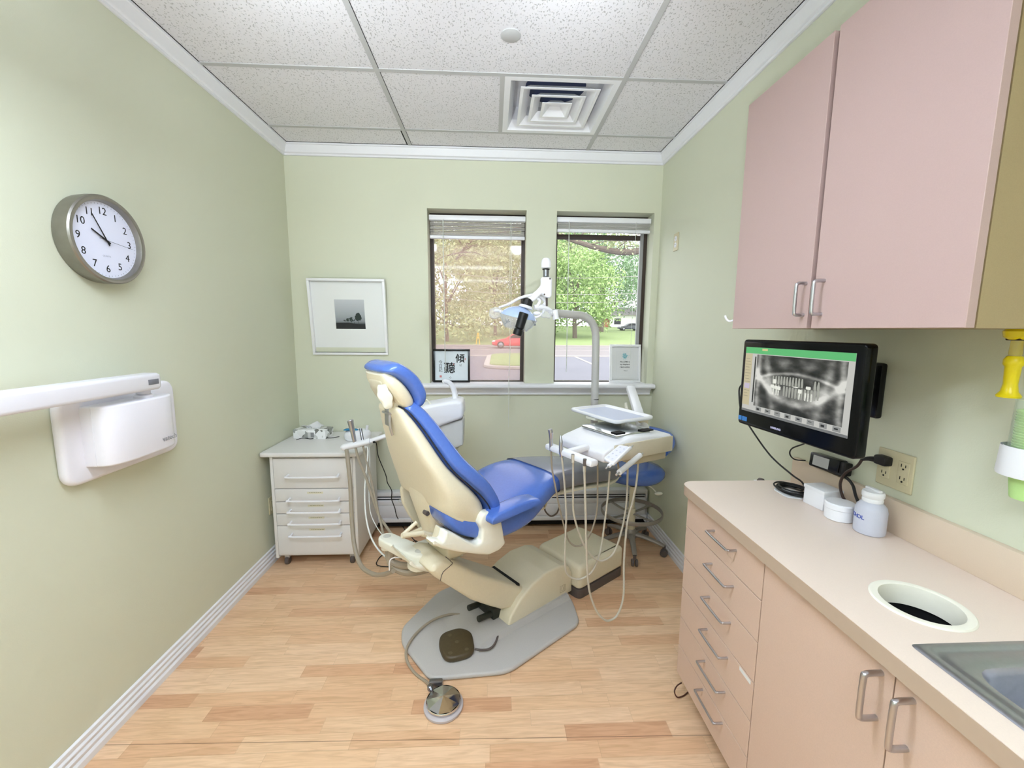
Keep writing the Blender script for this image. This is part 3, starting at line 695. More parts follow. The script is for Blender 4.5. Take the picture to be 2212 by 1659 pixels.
for i, (y0, y1, hy) in enumerate(((.690, 1.0755, .715), (.303, .687, .652))):
    d = G().box((.775, y0, .100), (.794, y1, .872), .0008, seg=1).make('door', M_lam, t, world=True, smooth=0)
    wire_pull(d, (.776, hy, .842), (.776, hy, .742), (-.038, 0, 0), .0058)
t = thing('base_door_cabinet', 'beige-pink base cabinet nearest the camera, mostly out of frame', 'cabinet', (1.0, -.15, 0))
G().box((.795, -.60, .099), (XR-.003, .298, .70)).box((.86, -.60, 0), (XR-.02, .298, .099), mi=1).make('carcass', [M_lam, M_gapb], t, world=True, smooth=0)
for y0, y1 in ((-.15, .298), (-.60, -.153)):
    d = G().box((.775, y0, .100), (.794, y1, .872), .0008, seg=1).make('door', M_lam, t, world=True, smooth=0)

# ------------------------------------------------------------------ worktop with cut-outs
M_top = mat('beige_laminate_worktop', (226, 208, 194), .36, var=.03, scale=500)
WC, WR = (.951, .815), .078
outer = rpoly([(.753, -.6), (XR, -.6), (XR, 1.582), (.753, 1.582)], [0, 0, .004, .062], 10)
hole1 = [(WC[0]+WR*math.cos(2*PI*i/40), WC[1]+WR*math.sin(2*PI*i/40)) for i in range(40)]
SX0, SX1, SY0, SY1 = .806, 1.168, .235, .700
hole2 = rpoly([(SX0+.012, SY0+.012), (SX1-.012, SY0+.012), (SX1-.012, SY1-.012), (SX0+.012, SY1-.012)], .02, 4)
g = G()
loops = [[Vector((x, y, 0)) for x, y in q] for q in (outer, hole1, hole2)]
tri = tessellate_polygon(loops); flat = [p for q in loops for p in q]
for z in (CZ, CZ-.038): g.add([(p.x, p.y, z) for p in flat], [tuple(q) for q in tri])
for q in loops: g.rings([[(p.x, p.y, CZ-.038) for p in q], [(p.x, p.y, CZ) for p in q]], caps=(0, 0))
wt = g.make('worktop', M_top, keep=True, smooth=30); tag(wt, 'long beige laminate worktop along the right wall', 'worktop')
# the coloured edge band
FR[wt.name] = Matrix.Identity(4)
e_ = rpoly([(.753, -.6), (XR, -.6), (XR, 1.582), (.753, 1.582)], [0, 0, .004, .062], 10)
ed = [(1.197, 1.582)]+[p for p in e_ if p[0] < 1.21 and p[1] > 0]+[(.753, -.6)]
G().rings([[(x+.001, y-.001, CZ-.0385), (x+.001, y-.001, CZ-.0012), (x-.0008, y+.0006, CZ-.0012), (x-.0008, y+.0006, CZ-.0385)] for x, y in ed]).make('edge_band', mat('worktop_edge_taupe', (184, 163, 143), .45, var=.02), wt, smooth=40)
G().box((XR-.020, -.6, CZ), (XR, 1.562, CZ+.1025), .0015).make('backsplash', mat('beige_splash_laminate', (220, 200, 178), .4, var=.03, scale=500), wt)
# waste ring
t = thing('waste_chute_ring', 'white ring round a dark waste hole cut into the worktop', 'waste chute', (WC[0], WC[1], CZ))
G().lathe([(.0705, -.045), (.0705, -.002), (.0715, .003), (.075, .0045), (.086, .0035), (.0885, .001), (.0885, 0), (.0765, -.001), (.0765, -.045)], 64, caps=(0, 0)).make('ring', mat('ivory_plastic_ring', (234, 230, 216), .35, var=.02), t)
G().lathe([(.0765, -.04), (.0765, -.21), (.001, -.21)], 48, caps=(0, 0)).make('chute', mat('black_liner', (4, 4, 5), .9, var=0), t)
# sink
t = thing('sink', 'stainless steel drop-in sink at the near end of the worktop', 'sink', ((SX0+SX1)/2, (SY0+SY1)/2, CZ))
def rr(d, z, r=.03): return [(x, y, z) for x, y in rpoly([(SX0+d, SY0+d), (SX1-d, SY0+d), (SX1-d, SY1-d), (SX0+d, SY1-d)], r, 5)]
def rb(d, z, r): return [(x, y, z) for x, y in rpoly([(SX0+.045+d, SY0+.045+d), (SX1-.035-d, SY0+.045+d), (SX1-.035-d, SY1-.062-d), (SX0+.045+d, SY1-.062-d)], r, 5)]
G().rings([rr(.014, CZ-.03, .012), rr(0.006, CZ-.004, .012), rr(0, CZ+.001, .012), rr(.004, CZ+.004, .012), rr(.016, CZ+.0045, .014), rr(.020, CZ+.0015, .014), rr(.026, CZ+.001, .016), rr(.030, CZ+.0035, .02), rb(-.008, CZ+.0035, .045), rb(.0, CZ+.001, .05), rb(.006, CZ-.010, .05), rb(.012, CZ-.13, .05), rb(.022, CZ-.148, .05), rb(.05, CZ-.155, .05), rb(.12, CZ-.157, .02)], caps=(0, 1)).make('basin', mat('sink_steel', (176, 178, 186), .36, metal=.92, var=.05, scale=120), t, world=True, smooth=40)

# ------------------------------------------------------------------ wall cabinet
t = thing('wall_cabinet', 'pink-beige two-door wall cabinet high above the worktop', 'cabinet', (1.06, 1.155, 1.523))
G().box((.924, .764, 1.523), (XR, 1.546, 2.303)).make('carcass', mat('cabinet_side_shaded', (166, 147, 110), .5, var=.05, scale=420), t, world=True, smooth=0)  # shade on the end panel is put into this darker carcass colour
G().box((.9225, 1.148, 1.524), (.9242, 1.180, 2.302)).make('gap_strip', M_gapb, t, world=True, smooth=0)
for y0, y1, hy, hz0 in ((1.172, 1.5455, 1.188, 1.562), (.764, 1.155, 1.122, 1.562)):
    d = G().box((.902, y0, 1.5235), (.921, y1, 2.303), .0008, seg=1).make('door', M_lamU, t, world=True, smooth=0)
    wire_pull(d, (.903, hy, hz0), (.903, hy, hz0+.090), (-.030, 0, 0), .0048)
t = thing('adhesive_hook', 'small white adhesive hook on the far side of the wall cabinet', 'hook', (.94, 1.55, 1.56))
G().box((.915, 1.546, 1.527), (.955, 1.552, 1.600), .002).make('back_plate', M_white, t, world=True)
G().tube([(.932, 1.552, 1.575), (.925, 1.562, 1.560), (.905, 1.572, 1.552), (.895, 1.578, 1.560), (.890, 1.580, 1.574)], .004, 8).make('hook', M_white, t, world=True)

# ------------------------------------------------------------------ monitor on its wall bracket
TLm = EYE+ray(1607, 733)*1.505; TRm = EYE+ray(1876, 732)*1.055
xx = (TRm-TLm); xx.z = 0; mw = xx.length
BLm = EYE+ray(1609, 922)*1.505; mh = .5*((TLm-BLm).length+(TRm-(EYE+ray(1872, 985)*1.055)).length)
Mm = frame(TLm+Vector((0, 0, -mh)), xx, (0, 0, 1))
t = thing('monitor', 'black wall-mounted monitor showing a panoramic dental x-ray under the wall cabinet', 'monitor', M=Mm)
M_bez = mat('gloss_black_bezel', (8, 9, 11), .14, var=0, spec=.25)
G().prism(rpoly([(0, 0), (mw, 0), (mw, mh), (0, mh)], .014, 5), -.036, 0, .006).make('casing', M_bez, t)
sx0, sx1, sy0, sy1 = .018, mw-.026, .052, mh-.026
def emis(name, col, st):
    m, nt, b = newmat(name); b.inputs['Base Color'].default_value = (0.01, .01, .01, 1); b.inputs['Emission Color'].default_value = lin(col); b.inputs['Emission Strength'].default_value = st; b.inputs['Roughness'].default_value = .25
    return m
ES = .235
scr = G().box((sx0, sy0, -.001), (sx1, sy1, .0006)).make('screen', emis('screen_grey', (206, 206, 200), ES), t, smooth=0)
sw, sh_ = sx1-sx0, sy1-sy0
def scr_box(name, rects, col, z=.0012):
    g = G()
    for a, b_, c, d_ in rects: g.box((sx0+a*sw, sy0+b_*sh_, .0003), (sx0+c*sw, sy0+d_*sh_, z))
    return g.make(name, emis(name, col, ES), scr, smooth=0)
scr_box('title_bar', [(0, .905, 1, 1)], (96, 196, 120)); scr_box('side_panel', [(0, .10, .082, .90)], (206, 196, 160)); scr_box('task_bar', [(0, 0, 1, .035)], (120, 122, 122))
scr_box('bar_tab', [(.19, .955, .25, .985)], (222, 214, 150), .0014); scr_box('scale_strip', [(.115, .16, .128, .86)], (30, 32, 30), .0014)
scr_box('panel_lines', [(.01, .82-.045*i, .055+.02*((i*7) % 3)/2, .827-.045*i) for i in range(14)], (150, 140, 120), .0014)
scr_box('panel_selection', [(.012, .36, .075, .44)], (206, 196, 216), .0015)
# the radiograph
mm, nt, b = newmat('panoramic_radiograph'); L = nt.links
b.inputs['Base Color'].default_value = (.01, .01, .01, 1); b.inputs['Roughness'].default_value = .25; b.inputs['Emission Strength'].default_value = ES
tc = N(nt, 'ShaderNodeTexCoord'); mp = N(nt, 'ShaderNodeMapping')
rx0, rx1, ry0, ry1 = sx0+.14*sw, sx0+.955*sw, sy0+.115*sh_, sy0+.895*sh_
mp.inputs['Location'].default_value = (-(rx0+rx1)/(rx1-rx0), -(ry0+ry1)/(ry1-ry0), 0); mp.inputs['Scale'].default_value = (2/(rx1-rx0), 2/(ry1-ry0), 1)
L.new(tc.outputs['Object'], mp.inputs[0]); sp = N(nt, 'ShaderNodeSeparateXYZ'); L.new(mp.outputs[0], sp.inputs[0]); X, Y = sp.outputs[0], sp.outputs[1]
mn = lambda op, a, b_=None, c=None: math_n(nt, op, a, b_, c)
def gauss(expr, wd): return mn('EXPONENT', mn('MULTIPLY', mn('MULTIPLY', expr, expr), -1/(wd*wd)))
x2 = mn('MULTIPLY', X, X)
jaw = gauss(mn('SUBTRACT', Y, mn('MULTIPLY_ADD', x2, 1.0, -.66)), .13)            # lower border of the jaw
body = gauss(mn('SUBTRACT', Y, mn('MULTIPLY_ADD', x2, .75, -.42)), .26)
pal = gauss(mn('SUBTRACT', Y, mn('MULTIPLY_ADD', x2, -.35, .42)), .06)
ram = gauss(mn('SUBTRACT', mn('ABSOLUTE', X), mn('MULTIPLY_ADD', Y, .12, .62)), .10)
spn = gauss(mn('SUBTRACT', mn('ABSOLUTE', X), .93), .07)
th_ = gauss(mn('SUBTRACT', Y, mn('MULTIPLY_ADD', x2, .3, .04)), .25)
mid = mn('LESS_THAN', mn('ABSOLUTE', X), .45)
nz = N(nt, 'ShaderNodeTexNoise'); nz.inputs['Scale'].default_value = 3.2; nz.inputs['Detail'].default_value = 6; L.new(mp.outputs[0], nz.inputs['Vector'])
sinu = gauss(mn('SUBTRACT', mn('ABSOLUTE', X), .25), .16); sinu = mn('MULTIPLY', sinu, gauss(mn('SUBTRACT', Y, .72), .22))
v = mn('MULTIPLY_ADD', jaw, .38, .05); v = mn('MULTIPLY_ADD', body, .34, v); v = mn('MULTIPLY_ADD', pal, .42, v); v = mn('MULTIPLY_ADD', ram, .34, v)
v = mn('MULTIPLY_ADD', spn, .45, v); v = mn('MULTIPLY_ADD', mn('MULTIPLY', th_, mid), .12, v); v = mn('MULTIPLY_ADD', sinu, .30, v)
v = mn('MULTIPLY_ADD', mn('SUBTRACT', nz.outputs['Fac'], .45), .95, v); v = mn('MAXIMUM', v, .012); v = mn('MINIMUM', v, .9)
v = mn('POWER', v, 1.9)
cmb = N(nt, 'ShaderNodeCombineColor'); L.new(v, cmb.inputs[0]); L.new(mn('MULTIPLY', v, 1.0), cmb.inputs[1]); L.new(mn('MULTIPLY', v, .93), cmb.inputs[2]); L.new(cmb.outputs[0], b.inputs['Emission Color'])
xr = G().box((rx0, ry0, .0003), (rx1, ry1, .0013)).make('radiograph', mm, scr, smooth=0)
def rp_(x, y): return (rx0+(x+1)/2*(rx1-rx0), ry0+(y+1)/2*(ry1-ry0))
g1, g2 = G(), G(); r2 = random.Random(21)
def tooth(g, x, yb, yt, w, up):
    a, b_ = (yb, yt)
    s = 1 if up else -1
    pts = [(x-w*.30, a), (x+w*.30, a), (x+w*.52, b_-s*.10), (x+w*.45, b_), (x-w*.45, b_), (x-w*.52, b_-s*.10)]
    g.prism([rp_(*p) for p in (pts if up else pts[::-1])], .0013, .0015)
for i in range(16):
    x = -.52+i*.068; c = .28*x*x
    if i not in (11, 12, 13): tooth(g1, x, .30-c*.5, -.02+c*.2, .050, False)
    if i not in (3,): tooth(g1, x+.01, -.42+c*1.2, -.06+c*.8, .046, True)
g1.make('tooth_images', emis('tooth_image_grey', (170, 172, 162), ES), scr, smooth=0)
M_fil = emis('filling_image_white', (246, 248, 236), ES)
for kf, (x, y, w, h_) in enumerate(((-.48, .07, .08, .16), (-.53, -.12, .09, .12), (-.44, -.14, .08, .12), (-.36, -.15, .08, .13), (.30, .02, .10, .10), (.13, -.14, .08, .13), (.02, -.02, .12, .03))):
    g2 = G(); g2.prism([rp_(*p) for p in rpoly([(x-w/2, y-h_/2), (x+w/2, y-h_/2), (x+w/2, y+h_/2), (x-w/2, y+h_/2)], .02, 2)], .0014, .0017)
    g2.make('bright_filling', M_fil, scr, smooth=0)
for x in (-.50, -.42, -.37, .12, .25, .31, .38): g2 = G(); tooth(g2, x, -.42, -.16, .035, True); g2.make('bright_root', M_fil, scr, smooth=0)
g = G(); g3 = G()
for i in range(8):
    a = .17+i*.103; g.box((sx0+a*sw, sy0+.045*sh_, .0003), (sx0+(a+.058)*sw, sy0+.108*sh_, .0016)); g3.box((sx0+(a+.012)*sw, sy0+(.06+.01*(i % 3))*sh_, .001), (sx0+(a+.040)*sw, sy0+.088*sh_, .0018))
g.make('thumbnails', emis('thumb_grey', (150, 152, 150), ES), scr, smooth=0); g3.make('thumbnail_details', emis('thumb_dark', (36, 36, 36), ES), scr, smooth=0)
text('maker_lettering', 'SAMSUNG', .0095, Matrix.Translation((mw*.40, .020, .0004)), emis('logo_white', (206, 206, 240), .22), t, .0002, bold=.0003)
g = G().prism(rpoly([(.004, .014), (.020, .014), (.020, .030), (.004, .030)], .002, 2), 0, .0008).prism(rpoly([(.023, .014), (.048, .014), (.048, .030), (.023, .030)], .002, 2), 0, .0008)
g.make('bezel_stickers', mat('sticker_blue', (54, 120, 190), .4, var=.2, scale=300), t, smooth=0)
# bracket
t2 = t
G().box((XR-.022, 1.225, 1.245), (XR, 1.275, 1.420), .008).make('wall_bracket', M_black, t2, world=True)
c0 = Mm @ Vector((mw*.55, mh*.55, -.03))
G().tube([c0, c0+Vector((.05, .0, 0)), Vector((XR-.05, 1.25, 1.345)), Vector((XR-.01, 1.25, 1.345))], .016, 12).cyl(c0+Vector((0, 0, 0)), c0+Vector((.02, 0, 0)), .05).make('bracket_arm', M_black, t2, world=True)
# monitor cable down to the coil
P = [Mm @ Vector((.02, .16, -.02)), at(1599, 835, x=1.0), at(1597, 858, x=1.0), at(1602, 890, x=1.0), at(1625, 930, x=1.01), at(1665, 985, x=1.04), at(1710, 1025, x=1.08), at(1735, 1045, x=1.11), at(1745, 1058, x=1.12)]
P[-1].z = CZ+.006
tag(G().tube(P, .0032, 8).make('monitor_cable', M_rub), 'black cable hanging from the left of the monitor down to the worktop', 'cable')

# ------------------------------------------------------------------ things on the worktop
cc = Vector((1.125, 1.452, CZ+.0045)); P = []
r2 = random.Random(2)
for k in range(7):
    for i in range(12):
        a = 2*PI*i/12; rr_ = .038+.016*((k*.37) % 1)+r2.uniform(-.002, .002)
        P.append(cc+Vector((rr_*1.0*math.cos(a)+.004*math.sin(k), rr_*1.2*math.sin(a), .0045*(k*.55)+r2.uniform(0, .002))))
tag(G().tube(P, .0030, 6, k=2).make('cable_coil', M_rub), 'coiled black cable lying on the far end of the worktop', 'cable')
tag(G().prism(rpoly([(1.070, 1.405), (1.120, 1.385), (1.150, 1.470), (1.110, 1.515), (1.072, 1.480)], .012, 3), CZ, CZ+.003, .001).make('paper_pad', M_paper), 'small white pad under the coiled black cable on the worktop', 'pad')
t = thing('gauze_box', 'white square lidded box between the cable coil and the round jar on the worktop', 'box', (1.142, 1.332, CZ), math.radians(6))
G().box((-.036, -.040, 0), (.036, .040, .058), .003).make('box', M_white, t)
G().box((-.038, -.042, .056), (.038, .042, .069), .003).make('lid', M_white, t)
t = thing('round_jar', 'short round white screw-lid jar on the worktop in front of the white square box', 'jar', (1.122, 1.236, CZ))
G().lathe([(.001, 0), (.036, 0), (.040, .003), (.0405, .038), (.037, .040)], 48).make('jar_body', M_white, t)
G().lathe([(.0405, .036), (.042, .038), (.042, .052), (.039, .056), (.001, .058)], 48).make('lid', M_white, t)
t = thing('alcohol_bottle', 'translucent white alcohol bottle with blue lettering by the worktop backsplash', 'bottle', (1.136, 1.142, CZ))
bo = G().lathe([(.001, 0), (.034, 0), (.0385, .004), (.039, .012), (.039, .070), (.036, .084), (.028, .094), (.0245, .098), (.0245, .102)], 48).make('bottle_body', mat('milky_plastic', (222, 224, 238), .3, var=.02, trans=.25), t)
G().lathe([(.025, .098), (.026, .104), (.0245, .110), (.027, .114), (.0275, .124), (.0255, .130), (.001, .134)], 40).box((-.006, -.024, .130), (.006, .024, .139), .003).make('cap', M_white, t)
M_bl = mat('blue_print', (64, 84, 176), .5, var=0)
for i, ch in enumerate('ALCOHOL'):
    a = math.radians(142+(i-0)*19.5) if 0 else math.radians(108+i*15.2)
    p = Vector((.0393*math.cos(a), .0393*math.sin(a), .052)); text('lettering', ch, .0165, frame(p, (-math.sin(a), math.cos(a), 0), (0, 0, 1)), M_bl, bo, .0003, bold=.0002)
# power adapter + leads
ta = thing('power_adapter', 'black power adapter with a white label resting on the backsplash under the monitor', 'power adapter', (1.198, 1.385, CZ+.1025))
Ma = frame((1.176, 1.452, 1.022), (0.02, -1, .05), (.12, 0, 1))
G().box((0, 0, 0), (.128, .052, -.034), .005, M=Ma).make('casing', M_black, ta, world=True)
G().box((.018, .008, .0006), (.088, .044, -.001), M=Ma).make('label', mat('silver_label', (188, 188, 190), .4, var=.05), ta, world=True, smooth=0)
G().box((.1275, .004, -.004), (.150, .048, -.032), .004, M=Ma).make('cord_socket', M_rub, ta, world=True)
P = [Mm @ Vector((mw*.62, .012, -.03)), at(1738, 958, x=1.10), at(1712, 968, x=1.11), at(1706, 980, x=1.13), at(1716, 992, x=1.15), at(1740, 995, x=1.172)]
tag(G().tube(P, .0026, 6).make('monitor_lead', M_rub), 'short thin black lead looping from the monitor to the adapter', 'cable')
tp = thing('power_plug', 'large black plug pushed into the ivory wall outlet', 'plug', (XR-.03, 1.175, 1.135))
Mq = frame((XR-.010, 1.190, 1.121), (0, 1, -.12), (0, .1, 1))
G().box((-.019, -.014, .0), (.022, .016, .030), .007, M=frame((XR-.003, 1.190, 1.123), (0, -1, 0), (0, 0, 1))).make('plug_body', M_rub, tp, world=True)
G().tube([(XR-.022, 1.200, 1.122), (XR-.030, 1.225, 1.118), (XR-.034, 1.245, 1.108)], [.010, .004], 10).make('strain_relief', M_rub, tp, world=True)
P = [(XR-.034, 1.243, 1.109), at(1850, 1008, x=1.175), at(1826, 1022, x=1.165), at(1815, 1045, x=1.160), at(1820, 1072, x=1.15), at(1830, 1085, x=1.165)]
tag(G().tube(P, .0042, 8).make('power_lead', mat('dark_brown_rubber', (58, 40, 34), .5)), 'dark power lead curving from the wall plug down behind the white bottle', 'cable')
P = [at(1805, 1022, x=1.168), at(1826, 1030, x=1.172), at(1842, 1048, x=1.178), at(1850, 1075, x=1.182)]; P.append(Vector((1.183, 1.20, CZ+.006)))
tag(G().tube(P, .0045, 8).make('adapter_lead', M_rub), 'black lead dropping from the adapter behind the white jar and bottle', 'cable')
t = thing('cable_grommet', 'small grey dome at the far end of the worktop by the wall', 'grommet', (1.03, 1.588, CZ-.004))
pg = at(1644, 1036, y=1.600)
G().lathe([(.001, .012), (.010, .010), (.015, .002), (.015, 0)], 24, M=Matrix.Translation((pg.x, pg.y, pg.z-.006))).make('dome', M_dkgrey, t, world=True)
G().box((pg.x-.022, 1.584, pg.z-.012), (pg.x+.022, 1.616, pg.z-.006), .002).make('base_plate', M_white, t, world=True)

# ------------------------------------------------------------------ dispensers at the right edge
t = thing('yellow_dispenser', 'small translucent yellow dispenser hanging under the wall cabinet at the right frame edge', 'dispenser', (1.150, .868, 1.523))
M_yel = mat('yellow_plastic', (236, 214, 20), .3, var=.06, coat=.2); M_ycl = glassy('clear_yellow_plastic', (226, 206, 90), .45)
Mt = Matrix.Translation((1.150, .868, 0))
G().lathe([(.020, 1.523), (.024, 1.518), (.022, 1.506), (.014, 1.500)], 24, M=Mt).make('mounting_cap', M_yel, t, world=True)
G().box((1.137, .855, 1.498), (1.163, .881, 1.523), .002).make('cap_clip', mat('brown_clip', (60, 40, 10), .5), t, world=True)
G().lathe([(.0095, 1.500), (.0105, 1.47), (.0095, 1.462)], 24, M=Mt).make('neck', M_ycl, t, world=True)
G().lathe([(.012, 1.464), (.0165, 1.456), (.0165, 1.446), (.013, 1.440), (.0115, 1.402), (.014, 1.385), (.020, 1.376), (.019, 1.372), (.001, 1.371)], 28, M=Mt).make('body', M_yel, t, world=True)
t = thing('cup_dispenser', 'wall-mounted clear cup dispenser with a white band, holding pale green cups', 'cup dispenser', (XR-.055, .812, 1.16))
Mt = Matrix.Translation((XR-.058, .812, 0))
G().lathe([(.040, 1.372), (.0425, 1.25), (.041, 1.25), (.0385, 1.372)], 40, M=Mt, caps=(0, 0)).make('clear_tube', glassy('clear_tube_plastic', (214, 226, 206), .10), t, world=True)
G().lathe([(.0515, 1.272), (.0520, 1.268), (.0545, 1.212), (.0535, 1.208), (.050, 1.210), (.048, 1.272)], 48, M=Mt, caps=(0, 0)).make('band', M_white, t, world=True)
G().box((XR-.02, .79, 1.205), (XR, .834, 1.275), .003).make('wall_mount', M_white, t, world=True)
tc_ = thing('stacked_cups', 'stack of pale green paper cups in the clear dispenser', 'cups', (XR-.058, .812, 1.155))
M_cup = mat('pale_green_cup', (190, 228, 148), .5, var=.02)
prof = [(.028, 1.156), (.0345, 1.205)]
g = G(); g.lathe([(.001, 1.158), (.0275, 1.157), (.0285, 1.160), (.036, 1.225)], 36, M=Mt, caps=(0, 0))
for i in range(22): z = 1.226+i*.0058; g.lathe([(.0345, z-.004), (.0365, z-.001), (.0372, z+.0008), (.0362, z+.002)], 32, M=Mt, caps=(0, 0))
g.make('cup_stack', M_cup, tc_, world=True)
# ------------------------------------------------------------------ dental chair
TH = math.radians(37.8); DV = Vector((math.cos(TH), math.sin(TH), 0)); NV = Vector((math.sin(TH), -math.cos(TH), 0)); T0 = -1.605
CH0 = DV*1.4+NV*T0
def chp(u, v, q):
    """(s, z) on the chair's own upright plane q metres from its centre line"""
    d = ray(u, v); k = (T0+q-EYE.dot(NV))/d.dot(NV); p = EYE+d*k
    return (p.dot(DV)-1.4, p.z)
def cw(s, q, z): return DV*s+NV*(T0+q)+Vector((0, 0, z))      # chair coordinates to the room
MS = Matrix(((1, 0, 0, 0), (0, 0, -1, 0), (0, 1, 0, 0), (0, 0, 0, 1)))
chair = thing('dental_chair', 'reclined blue dental chair with a cream shell on a grey floor plate', 'dental chair', (CH0.x, CH0.y, 0), TH)
def srings(secs, n=36, e=.5, ez=None):
    """secs: (point A, point B, half width): rounded sections between two profile points of the chair's side view"""
    R = []
    for A, B, w in secs:
        A = Vector((A[0]-1.4, A[1])); B = Vector((B[0]-1.4, B[1])); c = (A+B)/2; h = (A-B)/2; row = []
        for j in range(n):
            a = 2*PI*j/n; ca, sa = math.cos(a), math.sin(a)
            q = w*math.copysign(abs(ca)**e, ca); k = math.copysign(abs(sa)**(ez or e), sa)
            row.append((c.x+h.x*k, -q, c.y+h.y*k))
        R.append(row)
    return R
def dense(secs, n=4):
    """smooth the list of sections"""
    P = [Vector((a[0], a[1], b[0], b[1], w)) for a, b, w in secs]; out = []
    K = len(P)
    for i in range(K-1):
        a, b, c, d = P[max(i-1, 0)], P[i], P[i+1], P[min(i+2, K-1)]
        for j in range(n):
            t = j/n; q = .5*((2*b)+(c-a)*t+(2*a-5*b+4*c-d)*t*t+(3*b-a-3*c+d)*t**3); out.append(((q[0], q[1]), (q[2], q[3]), max(q[4], .002)))
    q = P[-1]; out.append(((q[0], q[1]), (q[2], q[3]), q[4])); return out
def sprism(px, q1, q0, bev, r=.0, seg=3):
    P = [chp(u, v, q1) for u, v in px]
    if r: P = rpoly(P, r, 4)
    return G().prism(P, q0, q1, bev, seg, M=MS)
# backrest: rim points, rear points, half width
rim = [(1.040, .655), (1.045, .74), (1.005, .81), (.945, .875), (.882, .945), (.835, 1.03), (.800, 1.10), (.765, 1.16), (.735, 1.198)]
wd = [.240, .250, .250, .240, .218, .180, .150, .124, .104]
shs = [((1.040, .652), (.830, .785), .236), ((1.048, .700), (.822, .815), .248), ((1.040, .762), (.815, .842), .252), ((.990, .832), (.805, .876), .248), ((.928, .897), (.792, .920), .234), ((.872, .963), (.772, .975), .210), ((.826, 1.048), (.748, 1.045), .172), ((.790, 1.118), (.725, 1.108), .140), ((.756, 1.172), (.710, 1.158), .114), ((.735, 1.198), (.702, 1.182), .102)]
secs = dense(shs)
s0 = secs[0]; c0_ = ((s0[0][0]+s0[1][0])/2, (s0[0][1]+s0[1][1])/2)
k_ = lambda s, f, dz=0: (((c0_[0]+(s[0][0]-c0_[0])*f), c0_[1]+(s[0][1]-c0_[1])*f+dz), ((c0_[0]+(s[1][0]-c0_[0])*f), c0_[1]+(s[1][1]-c0_[1])*f+dz), s[2]*(.9+.1*f))
shell = G().rings(srings([k_(s0, .86, -.010), k_(s0, .97, -.006)]+secs+[((.722, 1.205), (.702, 1.195), .09), ((.716, 1.208), (.706, 1.204), .06)], 44, .42, .62)).make('back_shell', M_cream, chair, smooth=50)
# cushion on the front of the shell
cf = []
nrm = []
for i in range(9):
    a, b = Vector(rim[max(i-1, 0)]), Vector(rim[min(i+1, 8)]); d = (b-a).normalized(); n_ = Vector((d.y, -d.x))
    if n_.x < 0: n_ = -n_
    nrm.append(n_)
thk = [.060, .068, .074, .078, .078, .074, .068, .060, .05]
for i in range(9):
    r_ = Vector(rim[i])-nrm[i]*.006; f_ = Vector(rim[i])+nrm[i]*thk[i]; cf.append((tuple(r_), tuple(f_), wd[i]+.010))
cs = dense(cf); a_ = cs[0]; z_ = cs[-1]
cap0 = [((1.045, .628), (1.070, .630), .20), ((1.040, .640), (1.088, .640), .232)]
cap1 = [((.735, 1.212), (.770, 1.205), .10), ((.748, 1.222), (.772, 1.214), .07)]
back_c = G().rings(srings(cap0+cs+cap1, 44, .45, .55)).make('back_cushion', M_blue, chair, smooth=60)
pipe = [(rim[i][0]-1.4-.002, -(wd[i]+.0015), rim[i][1]-.001) for i in range(9)]
G().tube(pipe+[(.722-1.4, 0, 1.214)]+[(a, -b, c) for a, b, c in pipe[::-1]], .0032, 8, k=5).make('piping', mat('dark_piping', (28, 30, 44), .5, var=0), back_c)
# neck under the shell that carries the hinge
G().rings(srings([((.94, .82), (.822, .815), .13), ((.935, .76), (.826, .765), .105), ((.930, .70), (.842, .695), .075), ((.935, .63), (.862, .620), .058), ((.955, .55), (.885, .545), .050)], 28, .6)).make('hinge_neck', M_cream, chair, smooth=60)
g = G()
p = chp(923, 1109, .072); g.lathe([(.001, .077), (.010, .077), (.011, .074), (.011, .05)], 20, M=MS @ Matrix.Translation((p[0], p[1], 0)))
g.make('hinge_bolt', M_dkgrey, chair)
# far side arm of the hinge: open loop behind the shell

sprism([(892, 1030), (876, 1042), (867, 1058), (871, 1088), (884, 1113), (906, 1142), (928, 1158), (940, 1150), (930, 1110), (915, 1070), (902, 1040)], -.235, -.262, .010, .01).make('far_hinge_plate', M_cream, chair)
# headrest
hs_ = dense([((.655, 1.372), (.648, 1.352), .09), ((.700, 1.388), (.655, 1.345), .125), ((.745, 1.368), (.690, 1.330), .135), ((.795, 1.322), (.738, 1.288), .135), ((.825, 1.262), (.772, 1.235), .130), ((.818, 1.215), (.775, 1.205), .115), ((.785, 1.188), (.765, 1.192), .085)])
hd = G().rings(srings(hs_, 40, .5, .6)).make('headrest_cushion', M_blue, chair, smooth=60)
hb = dense([((.668, 1.352), (.648, 1.335), .085), ((.700, 1.335), (.660, 1.300), .112), ((.742, 1.292), (.684, 1.262), .118), ((.776, 1.238), (.712, 1.222), .112), ((.778, 1.206), (.738, 1.196), .095), ((.765, 1.195), (.750, 1.190), .06)])
G().rings(srings(hb, 36, .5, .6)).make('headrest_shell', M_cream, chair, smooth=60)
sprism([(822, 824), (829, 815), (845, 814), (851, 822), (862, 845), (872, 868), (874, 878), (866, 883), (850, 879), (835, 860), (825, 842)], .062, -.062, .010, .008).make('headrest_bracket', mat('bracket_putty', (206, 196, 172), .4, var=.03), chair)
kn = chp(833, 857, .085); kg = G()
R = []
for z, s_ in ((.060, .80), (.074, .98), (.086, 1.0), (.092, .86), (.094, .5)):
    R.append([(kn[0]+(.042*s_+.004*math.cos(6*2*PI*j/48)*s_)*math.cos(2*PI*j/48)*.62-.012*math.sin(2*PI*j/48), kn[1]+(.050*s_+.003*math.cos(6*2*PI*j/48)*s_)*math.sin(2*PI*j/48), z) for j in range(48)])
kg.rings(R, M=MS).make('headrest_knob', M_cream2, chair, smooth=40)
